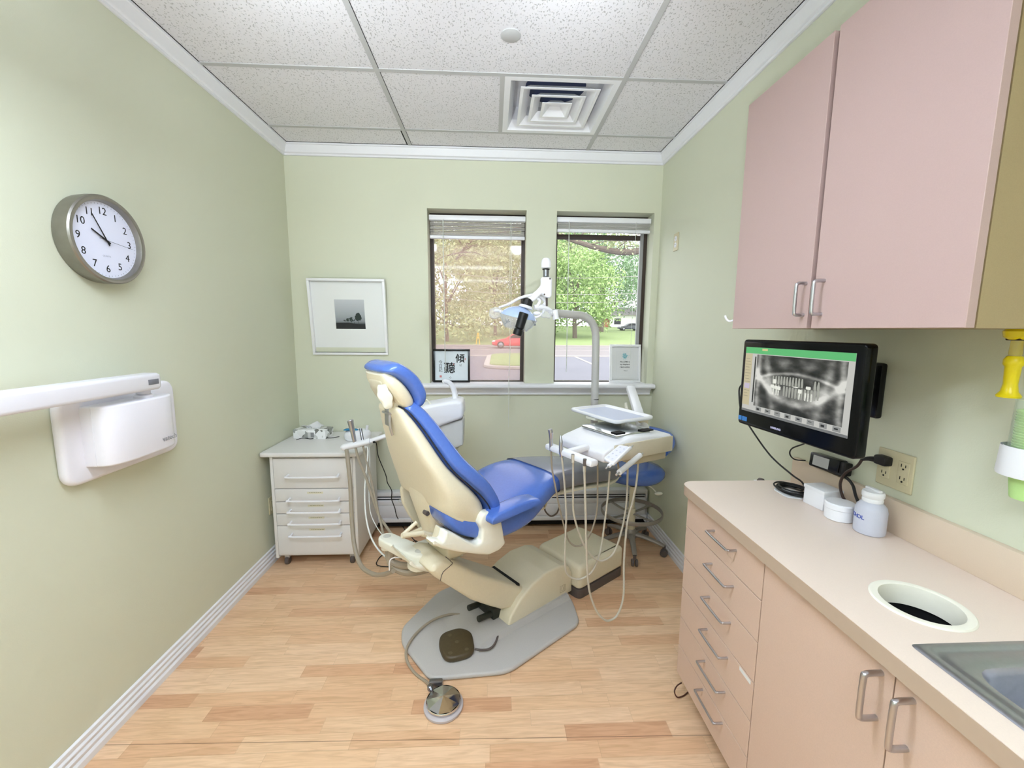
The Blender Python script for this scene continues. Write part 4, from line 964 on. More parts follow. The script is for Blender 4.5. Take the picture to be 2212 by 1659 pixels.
g = G(); g.box((.695-1.4, -.035, 1.168), (.738-1.4, .035, 1.178), .003).box((.700-1.4, -.02, 1.12), (.712-1.4, .02, 1.21), .002); g.make('headrest_bar', M_chrome, chair)
G().tube([(chp(u, v, .02)[0], -.02, chp(u, v, .02)[1]) for u, v in ((847, 884), (842, 900), (843, 922), (848, 940))], .006, 8).make('shell_edge_trim', M_chrome, chair)
# seat and leg rest
seat = dense([((.838, .785), (.838, .765), .15), ((.855, .795), (.855, .715), .205), ((.90, .780), (.890, .668), .230), ((.94, .755), (.93, .638), .240), ((1.0, .728), (1.0, .606), .245), ((1.08, .712), (1.08, .582), .252), ((1.18, .716), (1.17, .570), .253), ((1.28, .740), (1.29, .588), .252), ((1.38, .768), (1.41, .650), .240), ((1.48, .782), (1.50, .672), .214), ((1.60, .776), (1.62, .668), .186), ((1.78, .748), (1.80, .645), .170), ((1.98, .712), (2.0, .612), .160), ((2.10, .690), (2.11, .598), .148), ((2.155, .668), (2.155, .606), .12), ((2.17, .648), (2.17, .622), .08)])
SR = srings(seat, 44, .5, .5)
for r_ in SR:       # the rear lip of the seat is narrower on the far side
    for i_, p_ in enumerate(r_):
        if p_[1] > 0: r_[i_] = (p_[0], p_[1]*(.30+.70*min(1, max(0, (p_[0]+.56)/.09))), p_[2])
st = G().rings(SR).make('seat_cushion', M_blue, chair, smooth=60)
M_cov = glassy('grey_clear_vinyl_cover', (142, 144, 156), .72, rough=.22)
cv = [s for s in seat if s[0][0] > 1.50]
cv = [((s[0][0], s[0][1]+.006), (s[1][0], s[1][1]-.004), s[2]+.006) for s in cv]
cv += [((2.185, .655), (2.185, .612), .09), ((2.188, .64), (2.188, .625), .05)]
G().rings(srings(cv, 44, .5, .5), caps=(0, 1)).make('foot_cover', M_cov, chair, smooth=60)
us = dense([((1.46, .668), (1.47, .640), .13), ((1.56, .664), (1.57, .628), .14), ((1.80, .638), (1.80, .610), .145), ((2.0, .606), (2.0, .578), .14), ((2.12, .604), (2.12, .572), .13), ((2.19, .640), (2.185, .592), .115), ((2.215, .648), (2.205, .610), .09)])
G().rings(srings(us, 30, .5, .5)).make('legrest_shell', M_cream2, chair, smooth=60)
g = G()
g.box((1.47-1.4, -.09, .600), (1.60-1.4, .09, .645), .01).box((1.44-1.4, -.05, .56), (1.54-1.4, .05, .61), .012).tube([(.09, -.06, .60), (.10, -.08, .565), (.13, -.09, .560), (.16, -.08, .585)], .004, 8)
g.make('legrest_linkage', M_cream, chair)
G().tube([(chp(u, v, .05)[0], -.05, chp(u, v, .05)[1]) for u, v in ((1176, 1090), (1178, 1104), (1190, 1115), (1203, 1108), (1209, 1092))], .0045, 8).make('legrest_cable', M_dkgrey, chair)
# seat carrier: U-shaped cream casting holding the arm pad
br = [(1057.7, 1107), (1070, 1106.5), (1083.7, 1121.6), (1088, 1145), (1091, 1165), (1094, 1174), (1081, 1189), (1058, 1200), (1034.6, 1199), (990, 1194), (953.6, 1186), (931, 1172), (945, 1168), (959, 1171), (965, 1148), (984, 1155), (1010, 1170), (1030, 1178), (1041, 1172), (1043, 1145), (1036, 1133), (1040, 1115), (1047, 1108)]
sprism(br, .272, .215, .012, .012).make('seat_carrier', M_cream2, chair, smooth=50)
sprism([(958, 1172), (965, 1149), (984, 1157), (1010, 1171), (1030, 1180), (1056, 1180), (1056, 1196), (1034, 1197), (953, 1184)], .222, .13, .008, .006).make('carrier_rib', M_cream, chair, smooth=50)
G().box((.955-1.4, -.20, .575), (1.13-1.4, .20, .605), .01).make('seat_pan', M_cream, chair, smooth=50)
ap_ = [(1.00, .775), (1.03, .786), (1.12, .797), (1.22, .800), (1.275, .790), (1.285, .777), (1.262, .765), (1.15, .757), (1.04, .746), (1.000, .748)]
pad = []
for q, s_ in ((.232, .70), (.236, .93), (.244, 1), (.306, 1), (.315, .93), (.319, .70)):
    cx_, cz_ = 1.142, .765; pad.append([((cx_+(a-cx_)*(.94+.06*s_))-1.4, -q, cz_+(b-cz_)*s_-.035) for a, b in rpoly(ap_, .03, 4)])
G().rings(pad).make('arm_pad', M_blue, chair, smooth=60)
# lift arm
la = [(931, 1237), (940, 1222), (958, 1213), (976, 1214), (1005, 1226), (1039, 1242), (1090, 1257), (1142, 1272), (1120, 1312), (1084.5, 1318.6), (1060, 1312), (1021, 1299), (975, 1270), (941, 1249)]
sprism(la, .118, -.118, .020, .01).make('lift_arm', M_cream, chair, smooth=50)
p1, p2, p3 = chp(951, 1255, .119), chp(957, 1236, .119), chp(972, 1216, .119)
g = G().tube([(p1[0], -.1190, p1[1]), (p2[0], -.1195, p2[1]), (p3[0]+.008, -.1175, p3[1]-.012), (p3[0]+.012, -.102, p3[1]-.0015), (p3[0]+.015, .10, p3[1]-.002)], .0016, 6, k=3); g.make('arm_seam', M_dkgrey, chair)
sprism([(885, 1213), (900, 1222), (925, 1221), (940, 1204), (985, 1188), (1003, 1199), (978, 1212), (950, 1226), (928, 1238), (905, 1233), (890, 1224)], .035, -.150, .010, .006).make('mount_head', M_cream2, chair, smooth=50)
G().box((.93-1.4, -.075, .47), (1.06-1.4, .10, .580), .014).make('pivot_block', M_cream, chair, smooth=50)
g = G().cyl(cw(.88, .03, .50)-CH0+Vector((0, 0, 0)), cw(.88, .03, .52)-CH0, .01)
# recline strut and lever beside the hinge
g = G()
for a, b, q, r in (((868, 1157), (912, 1152), .06, .011), ((912, 1152), (946, 1161), .06, .013), ((868, 1157), (900, 1128), -.02, .009), ((870, 1160), (915, 1140), -.06, .009)):
    A, B = chp(*a, q), chp(*b, q); g.tube([(A[0], -q, A[1]), (B[0], -q, B[1])], r, 10, k=1)
A = chp(946, 1161, .06); g.lathe([(.001, .085), (.022, .085), (.026, .080), (.026, .03)], 24, M=MS @ Matrix.Translation((A[0], A[1], 0)))
g.make('recline_linkage', M_cream, chair)
# floor block
bl = [(1099, 1354), (1114, 1352), (1175, 1315), (1236, 1277), (1236, 1236), (1229, 1222), (1212, 1222), (1180, 1237), (1150, 1264), (1124, 1297), (1103, 1335)]
blk = sprism(bl, .150, -.150, .012, .008, 4).make('pump_cover', M_cream, chair, smooth=50)
e0 = chp(1216, 1271, .1505)
M_em = mat('embossed_cream', (190, 176, 148), .5, var=.02)
g = G()
for a, b in (((-.022, -.020), (.020, -.018)), ((-.022, .018), (.020, .020)), ((-.022, -.018), (-.020, .018)), ((.010, -.018), (.012, .018)), ((.018, -.018), (.020, .018))): g.box((e0[0]+a[0], e0[1]+a[1], .150), (e0[0]+b[0], e0[1]+b[1], .1512), M=MS)
g.tube([Vector((e0[0]+.009*math.cos(a_)-.006, -.1508, e0[1]+.013*math.sin(a_))) for a_ in [2*PI*i/14 for i in range(14)]], .0009, 6, k=1, closed=True)
g.make('maker_emblem', M_em, blk, smooth=0)
sl = [(-.145, .10, .165), (-.035, .10, .200)]
G().box((1.262-1.4, -.108, .120), (1.345-1.4, .108, .212), .004, M=Matrix.Identity(4)).make('arm_slot', M_dark, chair, smooth=0)
G().tube([(1.52-1.4+.016*math.cos(a), .06+.016*math.sin(a), .2085) for a in [i*PI/6 for i in range(3, 10)]], .0012, 6, k=2).make('cover_mark', M_dkgrey, blk)
# floor plate
pp_ = [(.79, .150), (1.075, .338), (1.560, .338), (1.680, .170), (1.680, -.20), (1.56, -.34), (1.13, -.355), (.84, -.22), (.79, -.12)]
G().prism(rpoly([(a-1.4, -b) for a, b in pp_], [.04, .05, .05, .05, .04, .04, .04, .04, .04], 5), 0, .024, .012).make('floor_plate', M_grey, chair, smooth=50)
G().rings([[(x-1.4, -y, .02) for x, y in ((1.0, .165), (1.66, .185), (1.66, -.185), (1.0, -.165))], [(x-1.4, -y, .05) for x, y in ((1.12, .150), (1.655, .165), (1.655, -.165), (1.12, -.150))]]).make('plate_hump', M_grey, chair, smooth=30)
G().box((1.20-1.4, -.07, .045), (1.30-1.4, .07, .11), .01).cyl((1.12-1.4, -.05, .085), (1.27-1.4, -.05, .07), .015).cyl((1.13-1.4, .05, .085), (1.27-1.4, .05, .07), .015).make('lift_mechanism', mat('dark_greenish_metal', (44, 46, 40), .5), chair)

# swivel arm pod with the hose bundle
pod = thing('assistant_arm', 'cream two-pivot swivel arm beside the chair, ending in a white suction holder bar', 'instrument arm', at(870, 1175, z=.48))
A, B = at(836, 1158, z=.505), at(905, 1190, z=.505); ax = (B-A).normalized(); nv = Vector((-ax.y, ax.x, 0)); hw = .048
P = []
for c_, s_ in ((A, -1), (B, 1)):
    for i in range(13):
        a = -PI/2+PI*i/12; P.append(c_+(ax*math.cos(a)*s_+nv*math.sin(a)*s_)*hw*(.85 if s_ < 0 else 1.0))
P2 = [(p_.x, p_.y) for p_ in P]
G().prism(P2, .460, .505, .010).make('pod_body', M_cream2, pod, world=True, smooth=50)
for c_ in (A, B): G().lathe([(.001, .5065), (.0175, .5062), (.019, .5052), (.019, .50)], 32, M=Matrix.Translation((c_.x, c_.y, 0))).make('pivot_cap', M_grey if 0 else mat('pale_grey_cap', (196, 194, 184), .4), pod, world=True)
G().lathe([(.050, .456), (.053, .452), (.053, .435), (.042, .425), (.001, .425)], 36, M=Matrix.Translation((B.x, B.y, 0))).make('pivot_base', M_cream2, pod, world=True)
G().cyl((A.x, A.y, .462), (A.x, A.y, .44), .03).make('far_pivot', M_cream2, pod, world=True)
# holder bar
YA = 2.46
a0, a1, a2 = at(745, 966, y=YA), at(800, 953, y=YA), at(850, 936, y=YA+.02)
G().tube([a0, a0+(a1-a0)*.3, a1], [.0250, .0230], 18, flat=.8).sphere(a0, (.0255, .0255, .0205)).make('holder_bar', M_white, pod, world=True)
G().tube([a1, a2, a2+(a2-a1)*1.2, Vector((-.36, 2.47, .845))], [.0185, .0150], 14, k=3, flat=.75).make('extension_bar', M_white, pod, world=True)
g = G()
g.box(a1+Vector((.02, -.022, -.006)), a1+Vector((.032, -.012, .004)), .001); g.make('bar_lock', M_dark, pod, world=True)
t1 = at(757, 910, y=YA); t2 = at(766, 955, y=YA)
G().tube([t1, t1+(t2-t1)*.3, t1+(t2-t1)*.55, t2], [.018, .011], 16, k=2).lathe([(.0175, 0), (.019, .004), (.0175, .007), (.014, .003)], 20, M=Matrix.Translation(t1) @ Matrix.Rotation(-.2, 4, 'Y')).make('suction_valve', M_chrome, pod, world=True)
t3 = at(779, 927, y=YA+.03); G().tube([at(779, 926, y=YA+.03), at(781, 938, y=YA+.02), at(784, 955, y=YA)], .0085, 12).make('saliva_valve', M_steel, pod, world=True)
def hose(name, pts, r, mt, parent, y0, y1, k=6):
    n = len(pts); Q = [at(u, v, y=y0+(y1-y0)*i/(n-1)) for i, (u, v) in enumerate(pts)]
    return G().tube(Q, r, 10, k=k).make(name, mt, parent, world=True)
hose('suction_hose', [(748, 970), (751, 990), (757, 1050), (760, 1120), (766, 1180), (780, 1222), (805, 1240), (828, 1241), (850, 1233)], .0115, M_hose, pod, YA, 1.90)
hose('suction_hose', [(768, 966), (774, 990), (790, 1030), (805, 1075), (818, 1112), (836, 1140), (850, 1160)], .0072, M_hose, pod, YA, 2.05)
hose('suction_hose', [(784, 962), (789, 985), (800, 1028), (810, 1075), (817, 1105), (826, 1145), (828, 1158)], .0062, M_hose, pod, YA+.01, 2.04)
hose('water_line', [(792, 962), (795, 975), (792, 1010), (788, 1060), (790, 1110), (798, 1150), (812, 1180), (833, 1203), (850, 1210)], .0045, mat('white_tubing', (226, 226, 222), .35, var=0), pod, YA+.02, 1.98)
hose('water_line', [(797, 960), (799, 1000), (797, 1060), (800, 1105), (812, 1135), (826, 1156)], .0025, mat('white_tubing_thin', (222, 222, 218), .35, var=0), pod, YA+.03, 2.04)
for i, (dz, r_, pts) in enumerate(((0, .018, [(842, 1180), (839, 1200), (850, 1216), (876, 1222), (905, 1220)]), (0, .020, [(846, 1188), (845, 1215), (860, 1230), (884, 1236), (912, 1232), (930, 1226)]), (0, .008, [(856, 1185), (858, 1200), (868, 1206)]), (0, .008, [(866, 1188), (870, 1202), (880, 1208)]))):
    hose('hose_loop', pts, r_*.93, M_hose, pod, 1.96-.015*i, 1.90)
G().tube([at(u, v, y=1.89) for u, v in ((841, 1232), (842, 1212), (850, 1205), (862, 1204), (867, 1200))], .003, 8).make('cable_tie', M_white, pod, world=True)

# ------------------------------------------------------------------ foot controls
pf = at(987, 1390, z=.045)
t = thing('chair_foot_control', 'dark brown rounded foot control lying on the grey floor plate of the dental chair', 'foot control', (pf.x, pf.y, .024), math.radians(20))
M_brn = mat('dark_brown_plastic', (78, 66, 44), .45, var=.12, scale=90)
o_ = rpoly([(-.078, -.086), (.062, -.094), (.088, .045), (.040, .096), (-.058, .090), (-.084, .02)], .055, 6)
G().prism(o_, .0, .030, .012).make('body', M_brn, t)
g = G().lathe([(.001, .0325), (.008, .032), (.010, .029)], 20)
for x, y in ((-.045, -.055), (.03, -.062), (-.02, .055)): g.lathe([(.0005, .0312), (.009, .031), (.010, .0295)], 16, M=Matrix.Translation((x, y, 0)))
g.make('buttons', mat('worn_brown', (96, 84, 60), .5, var=.1), t)
P = [at(u, v, z=.036) for u, v in ((1026, 1402), (1040, 1404), (1056, 1402), (1068, 1392), (1076, 1372), (1080, 1350))]
G().tube(P, .005, 8).make('cable', M_dkgrey, t, world=True)
pc = at(958, 1517, z=.02)
t = thing('rheostat_pedal', 'round chrome disc foot pedal on the floor in front of the chair', 'foot pedal', (pc.x, pc.y, 0))
Mt = Matrix.Translation((pc.x, pc.y, 0))
G().lathe([(.001, 0), (.076, 0), (.079, .004), (.079, .012), (.073, .016), (.06, .02), (.001, .02)], 48, M=Mt).make('base_ring', mat('pale_grey_base', (186, 178, 180), .4, var=.03), t, world=True)
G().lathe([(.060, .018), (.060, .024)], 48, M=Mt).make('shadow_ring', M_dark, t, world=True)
M_mir = mat('polished_chrome', (222, 222, 224), .06, metal=1, var=0)
G().lathe([(.066, .024), (.0695, .027), (.0695, .032), (.068, .034)], 60, M=Mt, caps=(0, 0)).make('disc_edge', M_mir, t, world=True)
G().lathe([(.068, .034), (.002, .050)], 9, M=Mt @ Matrix.Rotation(.35, 4, 'Z')).make('faceted_disc', M_mir, t, world=True, smooth=0)
pb = at(936, 1487, z=.03)
G().box(at(926, 1490, z=0), at(958, 1478, z=0)+Vector((0, 0, .034)), .008).lathe([(.010, .03), (.012, .034), (.012, .048), (.008, .052), (.001, .053)], 20, M=Matrix.Translation((pb.x-.012, pb.y-.006, 0))).make('cable_block', M_steel, t, world=True)
P = [at(1090, 1325, z=.06), at(1078, 1332, z=.05), at(1056, 1337, z=.045), at(1020, 1332, z=.04), at(975, 1327, z=.04), at(936, 1339, z=.038), at(905, 1362, z=.034), at(885, 1387, z=.036), at(877, 1408, z=.030), at(881, 1432, z=.012), at(897, 1455, z=.006), at(918, 1471, z=.006), at(932, 1482, z=.02)]
tag(G().tube(P, .0062, 10).make('foot_control_cable', M_hose), 'taupe cable curving over the floor plate to the chrome foot pedal', 'cable')

# ------------------------------------------------------------------ utility box on the floor
t = thing('utility_box', 'cream floor utility box with a brown base behind the chair pump cover', 'utility box', (CH0.x, CH0.y, 0), TH)
o_ = rpoly([(1.715-1.4, -.196), (2.112-1.4, -.205), (2.112-1.4, .150), (1.715-1.4, .150)], [.035, .02, .03, .05], 6)
G().prism(o_, 0, .052, .002).make('base_band', M_dkgrey, t, smooth=50)
G().prism(inset(o_, -.002), .050, .196, .030, 5).make('cover', M_cream, t, smooth=60)

# ------------------------------------------------------------------ delivery unit
PH = math.radians(27); U0 = Vector((.355, 2.142, 0))
du = thing('delivery_unit', 'white dental delivery unit with instrument hoses and a tray to the right of the chair', 'dental unit', U0, PH)
# side outline (a, z), extruded across y
so = rpoly([(.0, .908), (-.004, .950), (.02, .966), (.185, 1.008), (.30, 1.004), (.452, .992), (.462, .975), (.455, .925), (.40, .912), (.30, .900), (.06, .896)], [.012, .012, .02, .02, .03, .012, .01, .02, .02, .03, .02], 4)
MD = Matrix(((1, 0, 0, 0), (0, 0, 1, 0), (0, 1, 0, 0), (0, 0, 0, 1)))
G().prism(so, -.345, .0, .014, 4, M=MD).make('unit_body', M_white, du, smooth=50)
G().box((.06, -.355, .905), (.455, -.342, .985), .006).make('side_panel', mat('taupe_panel', (206, 196, 174), .4, var=.02), du)
G().box((.20, -.330, .86), (.44, -.06, .905), .01).make('lower_housing', mat('taupe_housing', (190, 178, 152), .4, var=.02), du)
g = G(); g.prism(rpoly([(.12, -.30), (.36, -.30), (.38, -.02), (.12, -.02)], .03, 4), 1.000, 1.010, .002); g.make('steel_top', M_mir if 0 else mat('scuffed_mirror_steel', (200, 204, 204), .16, metal=1, var=.06, scale=60), du)
G().box((.14, -.275, 1.010), (.20, -.235, 1.016), .001).box((.30, -.30, 1.010), (.37, -.26, 1.016), .001).make('black_pads', M_dark, du, smooth=0)
# tray
tz = 1.052
tq = [(.0, .0)]
tr = [U0*0+Vector((.458, 2.455, 0)), Vector((.631, 2.070, 0)), Vector((.897, 2.205, 0)), Vector((.722, 2.59, 0))]
Mi = FR[du.name].inverted(); tl = [Mi @ p for p in tr]; tl = [(p.x, p.y) for p in tl]
o_ = rpoly(tl, .050, 7)
def rg(d, z): return [(x, y, z) for x, y in inset(o_, d)]
G().rings([rg(.012, tz-.020), rg(.002, tz-.016), rg(0, tz-.006), rg(.004, tz-.001), rg(.014, tz), rg(.020, tz-.003), rg(.028, tz-.009), rg(.032, tz-.010)]).make('tray', M_white, du, smooth=60)
G().prism(inset(o_, .042), tz-.0098, tz-.0085).make('tray_liner', mat('pale_blue_liner', (206, 212, 232), .6, var=.02), du, smooth=0)
cxy = (sum(p[0] for p in tl)/4, sum(p[1] for p in tl)/4)
G().cyl((cxy[0]+.02, cxy[1]-.05, 1.008), (cxy[0]+.02, cxy[1]-.05, tz-.015), .024).box((cxy[0]-.14, cxy[1]-.03, tz-.036), (cxy[0]+.10, cxy[1]+.05, tz-.018), .006).make('tray_post', M_cream2, du)
# holder bar and yoke
hb0, hb1 = at(1187, 964, z=.945), at(1280, 1000, z=.942)
d_ = (hb1-hb0).normalized(); n_ = Vector((-d_.y, d_.x, 0)); up = Vector((0, 0, 1))
def bar_(a, b, w, h_, r): return G().box((0, -w/2, -h_/2), ((b-a).length, w/2, h_/2), r, M=frame(a, b-a, Vector((0, 0, 1)).cross(b-a)))
bar_(hb0-d_*.01, hb1+d_*.015, .046, .030, .010).make('holder_bar', M_white, du, world=True)
mid_ = hb0+(hb1-hb0)*.42
bar_(mid_, mid_+Vector((.115, .055, .012)), .034, .028, .008).make('holder_yoke', M_white, du, world=True)
g = G()
for f_ in (.66, .92):
    c_ = hb0+(hb1-hb0)*f_+n_*(-.0235); g.cyl(c_-up*.016, c_+up*.016, .008, n=12)
g.make('empty_notches', M_dkgrey, du, world=True)
ys = lambda i: (hb0+(hb1-hb0)*(.03, .30, .62, .86)[i]).y-.026
def instr(name, px, y, radii, mt=M_chrome):
    P = [at(u, v, y=y) for u, v in px]; g = G()
    for i in range(len(P)-1): g.cyl(P[i], P[i+1], radii[i], radii[i+1], n=16)
    return g.make(name, mt, du, world=True)
i1 = instr('handpiece', [(1188, 927), (1190, 934), (1190, 948), (1191, 974)], ys(0), [.011, .012, .0085, .0095])
i2 = instr('handpiece', [(1211, 941), (1212, 955), (1212, 975), (1213, 986)], ys(1), [.0035, .009, .0105, .008])
hA = [(1190.5, 974), (1192, 1010), (1199, 1048), (1206, 1085), (1215, 1123), (1222, 1150), (1230, 1170), (1244, 1180), (1260, 1175), (1272, 1158), (1283, 1132), (1290, 1097), (1291, 1050), (1291, 1000)]
hB = [(1213, 984), (1217, 1020), (1220, 1054), (1223, 1113), (1220.5, 1178), (1221, 1227), (1227, 1242), (1240, 1250), (1257, 1250), (1280, 1233), (1296, 1194), (1306, 1129), (1313, 1070), (1317, 1018)]
hC = [(1237, 985), (1238, 1002), (1238, 1060), (1239, 1106), (1251, 1152), (1270, 1192), (1293, 1211), (1310, 1208), (1327, 1192), (1342, 1149), (1352, 1097), (1355, 1050), (1356, 1005)]
hD = [(1262, 1003), (1263, 1040), (1265, 1113), (1267, 1194), (1272, 1269), (1286, 1315), (1303, 1337), (1318, 1340), (1335, 1326), (1347, 1285), (1348, 1211), (1355, 1129), (1366, 1085), (1374, 1048), (1379, 1000)]
for pts, r_, m_, y0, y1, par in ((hA, .0045, M_hose, ys(0), 2.03, i1), (hB, .0048, M_hoseL, ys(1), 1.98, i2), (hC, .0050, M_hoseL, ys(2), 2.05, du), (hD, .0052, M_hoseL, ys(3)+.03, 2.0, du)):
    hose('instrument_hose', pts, r_, m_, par, y0, y1)
for u, v, i in ((1237.5, 990, 2), (1262.5, 1010, 3)):
    a = at(u, v-8, y=ys(i)+(.03 if i == 3 else 0)); b = at(u, v+10, y=ys(i)+(.03 if i == 3 else 0)); G().cyl(a, b, .0075, .0065).make('hose_collar', M_hoseL, du, world=True)
hose('instrument_hose', [(1332, 985), (1336, 1010), (1340, 1030)], .0055, M_hose, du, 2.06, 2.06)
# touch pad and syringe bars
q = [at(1303, 989, z=.972), at(1338, 960, z=1.004), at(1363, 967, z=1.004), at(1325, 1001, z=.972)]
Mq = frame(q[0], q[1]-q[0], q[0]-q[3]); wq, hq = (q[1]-q[0]).length, (q[3]-q[0]).length
if Mq[2][2] < 0: Mq = frame(q[0], q[1]-q[0], q[3]-q[0])
Li = Mq.inverted(); ql = [Li @ p_ for p_ in q]; ql = [(p_.x, p_.y) for p_ in ql]
tp_ = G().prism(rpoly(ql, .015, 5), -.014, 0, .004, M=Mq).make('touch_pad', M_white, du, world=True, smooth=50)
G().prism(rpoly(inset(ql, .008), .010, 4), 0, .0006, M=Mq).make('pad_film', mat('lilac_film', (224, 224, 238), .4, var=0), tp_, world=True, smooth=0)
g = G(); cq = (sum(p_[0] for p_ in ql)/4, sum(p_[1] for p_ in ql)/4); e1 = (Vector(ql[1])-Vector(ql[0])).normalized(); e2 = (Vector(ql[3])-Vector(ql[0])).normalized()
for i in range(6):
    for j in range(2):
        c_ = Vector(cq)+e1*(-.085+.033*i)+e2*(-.014+.028*j); g.tube([(c_.x+.0035*math.cos(a), c_.y+.0035*math.sin(a), .0009) for a in [k*PI/3 for k in range(6)]], .0004, 5, k=2, closed=True, )
n0 = len(g.v); g.v = [Mq @ p_ for p_ in g.v]; g.make('pad_icons', mat('pad_icon_grey', (150, 152, 176), .5, var=0), tp_, world=True, smooth=0)
def rod(name, a, b, r, za, zb, mt, par=du):
    A, B = at(*a, z=za), at(*b, z=zb); d = (B-A); o = G().cyl(A+d*.10, B-d*.10, r, n=18).make(name, mt, par, world=True)
    G().cyl(A, A+d*.12, r*.4, n=12).cyl(B-d*.12, B, r*.4, n=12).make('metal_tips', M_chrome, o, world=True); return o
rod('grip_rod', (1309, 1012), (1367, 963), .008, .955, .992, M_white); rod('air_water_syringe', (1331, 1026), (1388, 979), .0125, .895, .93, M_white)
# hub and flexible arm
h0 = at(1389, 938, y=2.36)
G().box((h0.x-.032, 2.33, .82), (h0.x+.018, 2.39, 1.005), .008).make('hub_column', M_cream, du, world=True)
G().cyl((h0.x-.012, 2.36, 1.000), (h0.x-.012, 2.36, 1.020), .020).make('hub_pivot', M_cream2, du, world=True)
A, B = at(1385, 918, y=2.36), at(1362, 838, y=2.88)
g = bar_(A+Vector((0, -.03, -.01)), B, .060, .046, .014); g.make('flex_arm', M_white, du, world=True)
G().sphere((A.x+.003, A.y-.02, A.z-.012), (.036, .045, .036)).make('arm_knuckle', M_white, du, world=True)
G().tube([at(1352, 870, y=2.6), at(1353, 880, y=2.6), at(1355, 892, y=2.6)], [.007, .014], 12).make('white_nozzle', M_cream2, du, world=True)

# ------------------------------------------------------------------ operating light
YP = 2.62
pb_ = at(1284, 916, y=YP)
ol = thing('operating_light', 'dental operating light on a bent grey post in front of the windows', 'dental light', (pb_.x, YP, .86))
P = [Vector((pb_.x, YP, .86)), at(1284.5, 872, y=YP)]
pt = at(1287, 760, y=YP)
post = [Vector((pb_.x, YP, .86)), at(1284, 880, y=YP), at(1285.5, 820, y=YP), at(1287, 740, y=YP), at(1286.5, 722, y=YP), at(1283, 705, y=YP-.01), at(1273, 690, y=YP-.03), at(1258, 682, y=YP-.05), at(1240, 680, y=YP-.08), at(1215, 678, y=YP-.12), at(1196, 676, y=YP-.16)]
G().tube(post, .0235, 20, k=4).make('post', mat('grey_light_post', (186, 184, 180), .35, var=.02), ol, world=True)
cz_ = at(1285, 862, y=YP); G().lathe([(.0242, -.002), (.0242, .002)], 24, M=Matrix.Translation((cz_.x, YP, cz_.z)), caps=(1, 1)).make('post_joint_ring', M_dark, ol, world=True)
YL = 2.40
def lp(u, v, dy=0): return at(u, v, y=YL+dy)
G().tube([lp(1198, 681, .05), lp(1183, 668, .03), lp(1168, 663, .01), lp(1154, 664)], .014, 14).make('side_arm', M_white, ol, world=True)
G().tube([(lp(1198, 670, .05)), (lp(1201, 690, .05))], .019, 16, k=1).make('arm_collar', M_white, ol, world=True)
# upright with white cap
g = G(); a, b = lp(1179.5, 560), lp(1179.5, 580)
G().lathe([(.001, b.z+.058), (.016, b.z+.056), (.0245, b.z+.046), (.027, b.z+.030), (.027, b.z+.004), (.022, b.z)], 28, M=Matrix.Translation((b.x, b.y, 0))).make('post_cap', M_white, ol, world=True)
G().cyl(lp(1179.5, 581), lp(1179.5, 598), .017).make('metal_collar', M_steel, ol, world=True)
G().lathe([(.020, 0), (.021, .004)], 20, M=Matrix.Translation(lp(1179.5, 583))).make('dark_ring', M_dark, ol, world=True)
up_ = [(1169, 598), (1189, 598), (1193, 602), (1192, 640), (1187, 644), (1176, 641), (1171, 634), (1153, 652), (1143, 650), (1139, 643), (1160, 626), (1169, 616)]
def fprism(px, y0, y1, bev, r=0):
    P = [at(u, v, y=y0) for u, v in px]; P = [(p_.x, p_.z) for p_ in P]
    if r: P = rpoly(P, r, 4)
    M = Matrix(((1, 0, 0, 0), (0, 0, 1, 0), (0, 1, 0, 0), (0, 0, 0, 1)))
    return G().prism(P, y0, y1, bev, 3, M=M)
fprism(up_, YL-.024, YL+.024, .010, .012).make('knuckle_arm', M_white, ol, world=True, smooth=50)
G().cyl(lp(1188, 602, -.026), lp(1188, 602, -.020), .005).cyl(lp(1176, 636, -.026), lp(1176, 636, -.020), .005).cyl(lp(1181, 643), lp(1181, 661, .02), .006).make('screws', M_dkgrey, ol, world=True)
# yoke: a loop seen from the side
yk = [lp(u, v, d) for u, v, d in ((1078, 664, 0), (1100, 656, -.02), (1125, 643, -.03), (1155, 637, -.01), (1170, 643, .02), (1179, 653, .03), (1172, 662, .03))]
G().tube(yk, [.006, .012], 12).make('yoke', M_white, ol, world=True)
G().tube([lp(1172, 662, .03), lp(1166, 668, .02), lp(1160, 664, 0), lp(1166, 650, 0), lp(1155, 640, -.01)], [.011, .009], 12).make('yoke_far_arm', M_white, ol, world=True)
hc = lp(1121, 680)
Ml = Matrix.Translation(hc) @ Matrix.Rotation(.20, 4, 'Y') @ Matrix.Rotation(.12, 4, 'X')
G().lathe([(.012, .058), (.030, .054), (.060, .040), (.085, .018), (.098, -.006), (.101, -.014), (.097, -.012), (.083, .013), (.058, .035), (.012, .048)], 44, caps=(0, 0), M=Ml @ Matrix.Diagonal((1.02, .8, .8, 1))).make('reflector', mat('pale_blue_reflector', (176, 196, 232), .18, var=.02, coat=.5), ol, world=True)
G().lathe([(.103, -.010), (.100, -.022), (.082, -.060), (.060, -.088), (.058, -.088), (.080, -.060), (.098, -.022), (.101, -.012)], 24, caps=(0, 0), M=Ml @ Matrix.Diagonal((1.08, .9, .95, 1))).make('clear_shield', glassy('clear_shield_plastic', (226, 232, 234), .16, rough=.12), ol, world=True)
A, B = lp(1138, 657, -.085), lp(1117, 724, -.085); d_ = (B-A)
A2, B2 = lp(1138, 657), lp(1117, 724)
G().cyl(A+d_*.28, A+d_*.78, .0265, .0245, n=28).cyl(A+d_*.80, A+d_*1.0, .0255, .0265, n=28).cyl(A+d_*.78, A+d_*.80, .021, .021, n=28).make('lamp_barrel', mat('black_ribbed', (18, 19, 20), .4, var=.1), ol, world=True)
